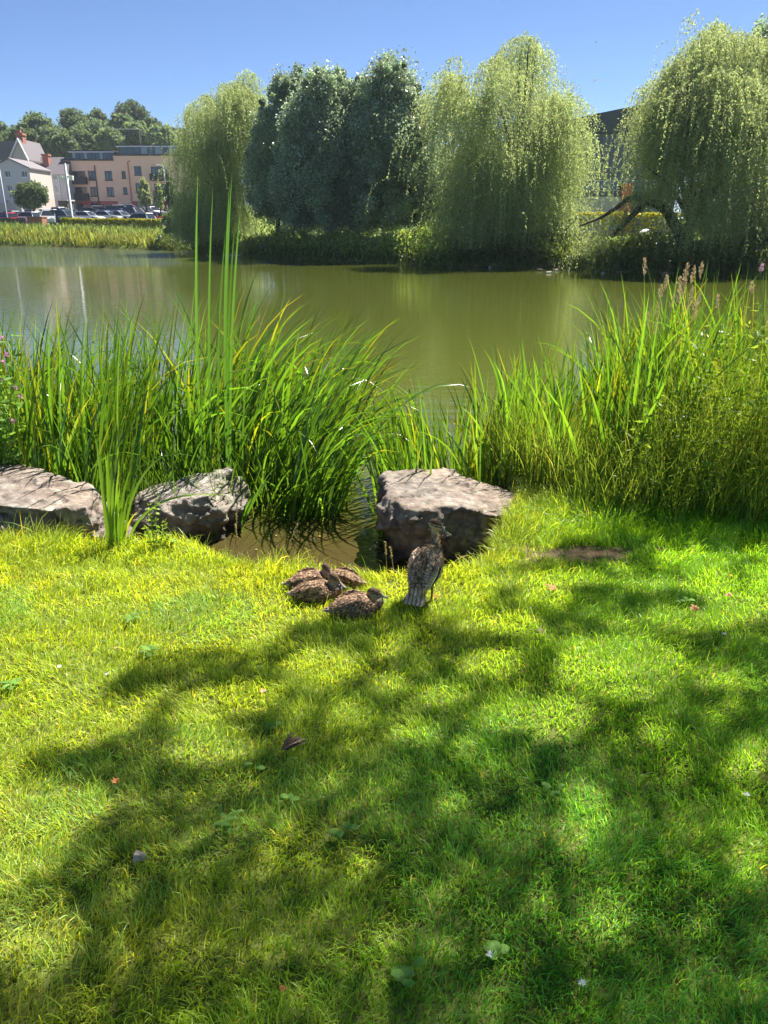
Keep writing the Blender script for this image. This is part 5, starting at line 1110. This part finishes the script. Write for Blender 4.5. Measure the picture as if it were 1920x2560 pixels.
# --- cars
def side(profile, y0, y1, inset=0.0):
    return profile
CARM = {}
def carpaint(c):
    k = tuple(c)
    if k not in CARM:
        m, t, p = newmat('car_paint'); p.inputs['Base Color'].default_value = (*c, 1); p.inputs['Roughness'].default_value = .25; p.inputs['Coat Weight'].default_value = .6; p.inputs['Coat Roughness'].default_value = .05; CARM[k] = m
    return CARM[k]
def tub(mb, prof, w0, w1, z0, z1):
    """side profile (x,z) pushed to +-width, width shrinking with height"""
    n = len(prof); V = []
    for s in (-1, 1):
        for x, z in prof: V.append((x, s * (w0 + (w1 - w0) * min(1, max(0, (z - z0) / (z1 - z0)))), z))
    mb.add(V, [list(range(n)), list(range(n, 2 * n))[::-1]] + [(i, n + i, n + (i + 1) % n, (i + 1) % n) for i in range(n)])
def make_car(kind):
    H = {'hatch': 1.45, 'suv': 1.70, 'saloon': 1.42, 'van': 1.85}[kind]; L = {'hatch': 2.0, 'suv': 2.3, 'saloon': 2.3, 'van': 2.3}[kind]; belt = H * .60; mb = MB()
    bodyp = [(-L, .35), (-L, belt * .75), (-L * .97, belt * .92), (-L * .8, belt)] + ([(L * .42, belt), (L * .9, belt * .84), (L, belt * .68), (L, .35)]) + [(L * .80, .25), (-L * .8, .25)]
    tub(mb, bodyp, .90, .84, .3, belt)
    rear = {'hatch': -.86, 'suv': -.90, 'saloon': -.62, 'van': -.93}[kind]; fr = .12 if kind != 'van' else .3
    roofp = [(L * (rear + .10), H - .07), (L * (rear + .16), H), (L * (fr - .12), H), (L * (fr - .04), H - .07)]; tub(mb, roofp, .66, .60, H - .1, H)
    for xa, xb in ((L * rear, L * (rear + .12)), (L * .42, L * fr)):                       # corner pillars
        for s in (-1, 1): mb.add([(xa, s * .845, belt), (xa + .09, s * .845, belt), (xb + .09, s * .665, H - .06), (xb, s * .665, H - .06), (xa, s * .79, belt), (xa + .09, s * .79, belt), (xb + .09, s * .61, H - .06), (xb, s * .61, H - .06)], [(0, 1, 2, 3), (4, 7, 6, 5), (0, 4, 5, 1), (1, 5, 6, 2), (2, 6, 7, 3), (3, 7, 4, 0)])
    body = mb; g = MB(); tub(g, [(L * rear + .03, belt + .003), (L * .41, belt + .003), (L * fr - .03, H - .075), (L * (rear + .10), H - .075)], .82, .655, belt, H - .07)
    wh = MB(); P = [(0, -.11, 0), (0, -.10, 0), (0, .10, 0), (0, .11, 0)]; wh.tube(P, [.26, .33, .33, .26], 16)
    hl = MB(); hl.box(-.06, .05, -.19, .19, -.08, .08)
    return body, g, wh, hl, L, belt
cars = {}
def car(zx, zy, Y, kind, color, yaw, label):
    q = A(zx * .2532, 500 + zy * .2532, Y); x = q[0]; z = float(hgt(x, Y)) + .06
    o = thing('parked_car', label, 'car', (x, Y, z), yaw, 'cars in the car park')
    if kind not in cars:
        b, g, wh, hl, L, belt = make_car(kind); t = [m.build('m', None, None) for m in (b, g, wh, hl)]; cars[kind] = ([u.data for u in t], L, belt)
        for u in t: bpy.data.objects.remove(u)
    (b, g, wh, hl), L, belt = cars[kind]
    def put(name, data, mat, loc=(0, 0, 0)):
        me = data.copy(); me.materials.clear(); me.materials.append(mat); c = bpy.data.objects.new(name, me); COL.objects.link(c); c.parent = o; c.location = loc; return c
    put('body', b, carpaint(color)); put('window', g, M['carglass'])
    for sx in (-.62, .62):
        for sy in (-.80, .80): put('wheel', wh, M['tyre'], (sx * L, sy, .33))
    for sy in (-.62, .62): put('headlight', hl, M['lamp_glass'], (L * .985, sy, belt * .70)); put('tail_light', hl, M['red_light'], (-L * .985, sy, belt * .80))
WH, SI, GY, BK, RD, BL = (.75, .75, .74), (.45, .46, .48), (.12, .13, .14), (.012, .013, .018), (.55, .02, .025), (.04, .07, .14)
for a in [(40, 165, 104, 'hatch', RD, 2.6, 'red hatchback half hidden behind the dark fence at far left'), (85, 150, 116, 'hatch', SI, 2.7, 'silver hatchback with black glass behind the red one at far left'),
          (265, 140, 124, 'saloon', BL, .4, 'blue car with pale roof under the round street tree'), (255, 170, 108, 'hatch', WH, 2.9, 'white hatchback beside the stone gate pillar'), (370, 165, 114, 'saloon', WH, -.3, 'white saloon just right of the gate pillar'),
          (500, 245, 99, 'suv', SI, -1.35, 'silver car facing the water beside the rust-red cabinet'), (470, 165, 116, 'suv', SI, -1.0, 'silver estate with blue-tinted glass behind the car facing the water'), (560, 145, 126, 'saloon', WH, -.5, 'white saloon left of the thick pole, further back'), (610, 135, 134, 'hatch', WH, -.5, 'small white car next to the shed'),
          (655, 255, 99, 'suv', GY, -.35, 'dark grey car just left of the thick pole, near the water'), (700, 160, 118, 'suv', GY, -.4, 'dark estate right behind the thick pole'), (790, 155, 126, 'saloon', BK, .2, 'black saloon in front of the left shop window'), (900, 140, 134, 'saloon', GY, .2, 'grey saloon in front of the glazed shop door'),
          (860, 190, 110, 'saloon', WH, -.25, 'white saloon behind the left end of the yellow hedge'), (1010, 140, 138, 'hatch', SI, .3, 'silver hatchback under the right shop window'), (1060, 180, 114, 'saloon', SI, -.3, 'silver saloon second from the left along the yellow hedge'), (1190, 185, 115, 'saloon', SI, -.35, 'grey-silver saloon left of the black off-roader'), (1130, 140, 138, 'saloon', BL, .2, 'blue car in front of the two blue doors'), (1215, 135, 140, 'hatch', WH, .2, 'white hatchback right of the blue doors'),
          (1345, 185, 122, 'suv', BK, -.55, 'black off-roader near the columnar trees'), (1440, 180, 130, 'saloon', GY, -.5, 'grey saloon half behind the black off-roader'), (1525, 170, 132, 'hatch', WH, -.9, 'white hatchback at the right end of the row'), (1545, 205, 108, 'hatch', RD, -.4, 'bright red car at the right end of the hedge'), (1380, 275, 92, 'hatch', WH, 2.8, 'white car showing under the hedge near the willow'), (1300, 130, 143, 'hatch', SI, .1, 'pale car furthest back behind the black off-roader')]:
    car(*a)

# hedges
def hedge(label, pts, h, wdt, n, tone=1.0):
    parts = []; P = np.array(pts, float); seg = np.linalg.norm(np.diff(P, axis=0), axis=1); cum = np.concatenate([[0], np.cumsum(seg)]); s = rng.uniform(0, cum[-1], n)
    x = np.interp(s, cum, P[:, 0]); y = np.interp(s, cum, P[:, 1]); o = rng.uniform(-1, 1, n) * wdt; u = rng.uniform(0, 1, n); top = rng.uniform(0, 1, n) < .5
    zz = hgt(x, y + o) + h * np.where(top, .9 + .12 * rng.uniform(0, 1, n) + .12 * (vnoise(x, y, .8, 4) - .5), u); front = np.where(top, o, -wdt * (1 + .1 * rng.normal(0, 1, n)))
    c = np.stack([x, y + front, zz], -1); L = rng.uniform(.12, .3, n); V, F = leafquads(c, rvec(n), L, L * .6); b = [(V, F, tint(n, .7, 1.3, .4, 4) * tone)]
    V, F, C = join(b); o_ = thing('hedge', label, 'hedge', (P[0, 0], P[0, 1], float(hgt(P[0, 0], P[0, 1])))); mesh_np('foliage', V, F, M['hedge'], C, o_)
    mb = MB()
    for i in range(len(P) - 1):
        for t in np.arange(0, 1, 1.2 / max(1.2, seg[i])): q = P[i] + (P[i + 1] - P[i]) * t; g = float(hgt(q[0], q[1])); mb.tube([(q[0], q[1], g - .1), (q[0] + .1, q[1], g + h * .8)], [.03, .015], 5)
    mb.build('stems', M['bark'], o_)
q = lambda px, Y: ((px - 960) / FPX * (Y * .9365 + .6), Y)
hedge('clipped yellow-green hedge in front of the car park', [q(165, 90), q(415, 88)], 0.95, .7, 9000)
hedge('long clipped hedge with sunlit top seen under the birches and willows', [q(640, 60), q(1120, 58), q(1750, 56)], 1.9, .6, 16000)
# trees near buildings and on the hill
def roundtree(name, label, px, pyb, pytop, pxw, Y, ncl, per, L, mat='wood', group=None, shape=1.0, tones=(.7, 1.3), crownlow=.25, conical=False):
    x = A(px, (pyb + pytop) / 2, Y)[0]; zt = A(px, pytop, Y)[2]; zb_ = A(px, pyb, Y)[2]; hw = pxw / 2 / FPX * Y / 1.08; o = thing(name, label, 'tree', (x, Y, zb_), group=group)
    u = rvec(ncl) * (rng.uniform(0, 1, ncl) ** .4)[:, None]; H = zt - zb_; c0 = zb_ + H * (crownlow + (1 - crownlow) / 2); hh_ = H * (1 - crownlow) / 2
    P = np.stack([x + u[:, 0] * hw * .88, Y + u[:, 1] * hw * .88, c0 + u[:, 2] * hh_ * .92], -1)
    if conical: k = np.clip(1.15 - .75 * (u[:, 2] + 1) / 2, .2, 1); P[:, 0] = x + u[:, 0] * hw * k; P[:, 1] = Y + u[:, 1] * hw * k
    V, F, C = leaf_crown(P, rng.uniform(.16, .34, ncl) * hw * 1.1, per, L, mat, tones); mesh_np('crown', V, F, M[mat], C, o)
    mb = MB(); mb.tube([(x, Y, min(zb_, float(hgt(x, Y))) - .3), (x + .02 * H, Y, zb_ + H * .3), (x, Y, c0 + hh_ * .6)], [.035 * H, .025 * H, .008 * H], 8); limbs(mb, (x, Y, zb_), (x, Y, zb_ + H * .35), P[:6], .012 * H, .004 * H); mb.build('trunk', M['bark'], o, True)
def z1t(name, label, zx, zyb, zyt, zw, Y, **k): px, pb = Z1(zx, zyb); _, pt = Z1(zx, zyt); roundtree(name, label, px, pb, pt, zw * .28933, Y, **k)
z1t('street_tree', 'round street tree in the car park before the grey house', 272, 1085, 812, 285, 112, ncl=120, per=70, L=.34, crownlow=.15, tones=(.6, 1.1))
z1t('columnar_tree', 'taller columnar tree before the apartment block', 1250, 1090, 755, 125, 128, ncl=70, per=60, L=.30, mat='willow', conical=True, crownlow=.12, group='columnar trees before the apartments')
z1t('columnar_tree', 'shorter columnar tree beside the willow', 1375, 1080, 820, 105, 128, ncl=60, per=60, L=.30, mat='willow', conical=True, crownlow=.12, group='columnar trees before the apartments')
z1t('bush', 'dark bush between the shorter columnar tree and the willow', 1480, 1090, 745, 130, 110, ncl=80, per=70, L=.3, crownlow=.0)
z1t('bush', 'leafy bush at the end of the far reeds under the left willow', 1500, 1340, 1010, 200, 66, ncl=100, per=80, L=.2, crownlow=.0, tones=(.8, 1.4))
hillg = 'woodland trees on the hill behind the houses'
for zx, zb_, zt, zw, Y, t, lb in [(20, 620, 300, 170, 205, (.9, 1.4), 'pale leafy hill tree at the far left edge'), (345, 620, 218, 260, 195, (.8, 1.3), 'hill tree with high rounded crown above the grey house'), (215, 640, 300, 190, 190, (.6, 1.1), 'dark hill tree right of the brick chimney'), (480, 640, 335, 220, 188, (.75, 1.25), 'mid green hill tree above the slate roofs'), (640, 560, 160, 230, 215, (.6, 1.1), 'tall dark hill tree left of the wooded gap'), (690, 640, 340, 200, 190, (.7, 1.2), 'lower hill tree behind the left penthouse corner'),
                           (860, 560, 170, 180, 225, (.55, 1.0), 'dark tree in the middle of the hill skyline'), (830, 640, 270, 240, 195, (.9, 1.4), 'light green hill tree above the left penthouse'), (960, 640, 350, 200, 188, (1.0, 1.5), 'pale feathery hill tree just above the penthouse step'), (1145, 560, 110, 250, 230, (.5, .95), 'highest darkest tree crowning the hill'), (1060, 620, 195, 170, 205, (.9, 1.4), 'pale green tree left below the highest dark crown'), (1190, 640, 270, 220, 192, (.9, 1.35), 'bright hill tree under the highest dark crown'), (1310, 640, 250, 200, 200, (.6, 1.05), 'dark hill tree above the right penthouse'), (1400, 640, 310, 190, 188, (1.1, 1.6), 'yellowish hill tree beside the left willow'), (1530, 640, 350, 200, 200, (.6, 1.1), 'hill tree mostly hidden by the left willow'), (560, 640, 400, 180, 182, (.6, 1.0), 'small dark hill tree behind the terraced roof'), (-120, 640, 290, 200, 195, (.7, 1.1), 'hill tree cut off by the left picture edge')]:
    z1t('woodland_tree', lb, zx, zb_, zt, zw * 1.3, Y, ncl=170, per=60, L=.70, group=hillg, tones=t, crownlow=.08)
mx = A(*Z1(1165, 352), 180); mo = thing('rooftop_mast', 'thin mast with crossbar on the hillside above the penthouse', 'mast', (A(*Z1(1210, 420), 180)[0], 180, 10)); xq = A(*Z1(1210, 420), 180)[0]; zq = A(*Z1(1165, 352), 180)[2]; MB().tube([(xq, 180, 8), (xq, 180, zq - .1)], .08, 6).build('pole', M['metal'], mo); MB().box(xq - 6, xq, 179.95, 180.05, zq - .095, zq + .0).build('crossbar', M['white'], mo)

# --- dark clad building behind the right-hand willows
Y = 84.0; Z6 = lambda a, b: (1450 + a * .28333, 240 + b * .28333)
def X6(a, b, Y): v = A(*Z6(a, b), Y); return v[0], v[2]
x0, zt0 = X6(-40, 195, Y); x1 = A(1700, 400, Y)[0]; zt1 = X6(500, 128, Y)[1]; _, zb0 = X6(340, 335, Y); _, zl = X6(340, 740, Y)
db = thing('arts_centre', 'dark blue clad building with orange corner between the two right willows', 'building', ((x0 + x1) / 2, Y + 8, .6)); sl_ = (zt1 - zt0) / (X6(500, 128, Y)[0] - X6(170, 180, Y)[0]); zA = zt0; zB = zt0 + sl_ * (x1 - x0)
mb = MB(); mb.prism([(x0, zb0), (x1, zb0), (x1, zB), (x0, zA)], Y - .25, Y + 16); mb.build('parapet', M['navy'], db)
xs_ = np.arange(x0, x1, 1.35); mb = MB(); mb.box(x0, x1, Y + .1, Y + 15.9, .3, zb0 - .003)
for xx in xs_[:-1]: mb.box(xx + .04, xx + 1.31, Y, Y + .096, zl, zb0 - .01)
mb.build('cladding', M['panel'], db)
zw0 = X6(340, 830, Y)[1]; f = MB(); f.box(x0, x1, Y + .02, Y + .09, zw0 - .1, zw0).box(x0, x1, Y + .02, Y + .09, zl - .1, zl - .004)
for xx in xs_: f.box(xx - .04, xx + .04, Y + .02, Y + .09, zw0 + .003, zl - .104)
wf = f.build('window', M['metal'], db); p_ = MB(); p_.box(x0, x1, Y + .06, Y + .088, zw0 + .003, zl - .104); pq = p_.build('pane', M['pane']); pq.parent = wf
xo0, zo1 = X6(378, 770, Y - .6); xo1, _ = X6(475, 770, Y - .6); MB().box(xo0, xo1, Y - .6, Y - .26, .3, zo1).build('orange_panel', M['orange'], db); MB().box(x0 - 2, xo0 - .01, Y - .5, Y - .01, .3, X6(300, 890, Y)[1]).build('plinth', M['pinkwall'], db)
for a, b in ((150, 235), (278, 430)):
    c, z_ = X6(a, 150, Y + 4); d, _ = X6(b, 150, Y + 4); MB().box(c, d, Y + 4, Y + 7, zb0, z_).build('roof_unit', M['stone_grey'], db)
# mushroom lamp under the arch
c = A(1614, 585, 45); lm = thing('bollard_light', 'grey mushroom-topped bollard light under the arching willow trunk', 'bollard', (c[0], 45, float(hgt(c[0], 45)))); g0 = float(hgt(c[0], 45)); MB().tube([(c[0], 45, g0 - .05), (c[0], 45, c[2] - .05)], [.26, .22], 12).build('post', M['stone_grey'], lm, True)
MB().tube([(c[0], 45, c[2] - .049), (c[0], 45, c[2] + .08), (c[0], 45, c[2] + .22), (c[0], 45, c[2] + .26)], [.40, .38, .18, .02], 14).build('cap', M['white'], lm, True)

# ------------------------------------------------------------------ birds on the water and in the air
def waterduck(px, py, label, white, face, s=1.0):
    g = G(px, py, WZ); bm = bmesh.new(); add_spine(bm, [(-.20, .09, .01, .008), (-.15, .07, .05, .03), (-.05, .05, .085, .065), (.06, .05, .085, .065), (.12, .07, .06, .06), (.14, .11, .03, .032), (.142, .15, .025, .026), (.15, .175, .018, .018)]); add_head(bm, head_frame((0, .155, .19), 0, R(-6)), 1.15)
    me, V = remeshed(bm, .009, 'water_duck'); hd = V[:, 2] > .135; back = (V[:, 2] > .075) & ~hd; C = np.where(hd[:, None], np.array([.10, .08, .055]), np.array([.62, .57, .50]) if white else np.array([.22, .16, .11])); C[back] = np.array([.42, .36, .30]) if white else np.array([.13, .095, .07]); C[(V[:, 1] < -.13)] = (.7, .67, .62) if white else (.25, .2, .15)
    setcol(me, C)
    for p in me.polygons: p.use_smooth = True
    o = link('swimming_duck', me, M['duck']); o.location = (g[0], g[1], WZ - .015); o.rotation_euler = (0, 0, face); o.scale = (s, s, s); tag(o, label, 'duck', 'ducks swimming by the far bank')
for a in [(1225, 669, 'pale duck swimming alone under the central willow', True, R(170), .8), (1348, 677, 'brown duck at the left of the group of four', False, R(80), .9), (1374, 683, 'pale duck nearest in the group of four', True, R(-80), .8), (1392, 677, 'pale duck touching a darker one in the group of four', True, R(200), .8), (1401, 674, 'darker duck behind the pale one in the group of four', False, R(-90), .85),
          (1507, 684, 'pale duck by itself left of the two brown ones', True, R(160), .8), (1548, 682, 'brown duck between the lone pale one and the seed heads', False, R(-85), .85), (1663, 687, 'dark duck with pale flank just left of the seed heads', False, R(85), 1.0), (1420, 675, 'tiny far duck right of the group of four', False, R(90), .4), (521, 642, 'far duck seen behind the bulrush leaves', False, R(90), .8)]: waterduck(*a)
c = A(1491, 107, 70); bm = bmesh.new(); loft_into(bm, [c + np.array(v) for v in [(0, -.10, 0), (0, -.03, .01), (0, .06, .01), (0, .12, 0)]], [.004, .03, .03, .004], [.004, .025, .025, .004], (1, 0, 0), 8)
for s in (-1, 1): loft_into(bm, [c + np.array(v) for v in [(0, 0, .01), (s * .10, .02, .10), (s * .16, -.04, .17)]], [.05, .04, .004], [.006, .005, .002], (0, 1, 0), 8)
me = bpy.data.meshes.new('flying_bird'); bm.to_mesh(me); bm.free(); tag(link('flying_bird', me, M['tyre']), 'tiny dark bird flying above the gap between the willows', 'bird')
a, b = A(1481, 206, 2500), A(1496, 196, 2500); bm = bmesh.new(); loft_into(bm, smooth_pts([a, a * .7 + b * .3, a * .3 + b * .7, b], 4), [.2, .6, .9, 1.2, 1.5, 1.6, 1.8, 2, 2, 1.8, 1.4, .9, .4], [.2, .6, .9, 1.2, 1.5, 1.6, 1.8, 2, 2, 1.8, 1.4, .9, .4], (0, 1, 0), 10)
me = bpy.data.meshes.new('contrail'); bm.to_mesh(me); bm.free(); tag(link('contrail', me, M['white']), 'short white vapour trail in the sky left of the dark building roof', 'vapour trail')

# thin haze over everything, also added as a flare-like veil lifting dark trees
mb = MB(); mb.box(-3200, 3200, -60, 3200, -3.0, 62); hz = mb.build('haze', None); hm = bpy.data.materials.new('haze'); hm.use_nodes = True; t = hm.node_tree; t.nodes.clear()
out = t.nodes.new('ShaderNodeOutputMaterial'); pv = t.nodes.new('ShaderNodeVolumePrincipled'); pv.inputs['Color'].default_value = (.80, .88, 1, 1); pv.inputs['Density'].default_value = 0.00022; pv.inputs['Anisotropy'].default_value = 0.35
t.links.new(pv.outputs[0], out.inputs['Volume']); hz.data.materials.append(hm); tag(hz, kind='stuff')
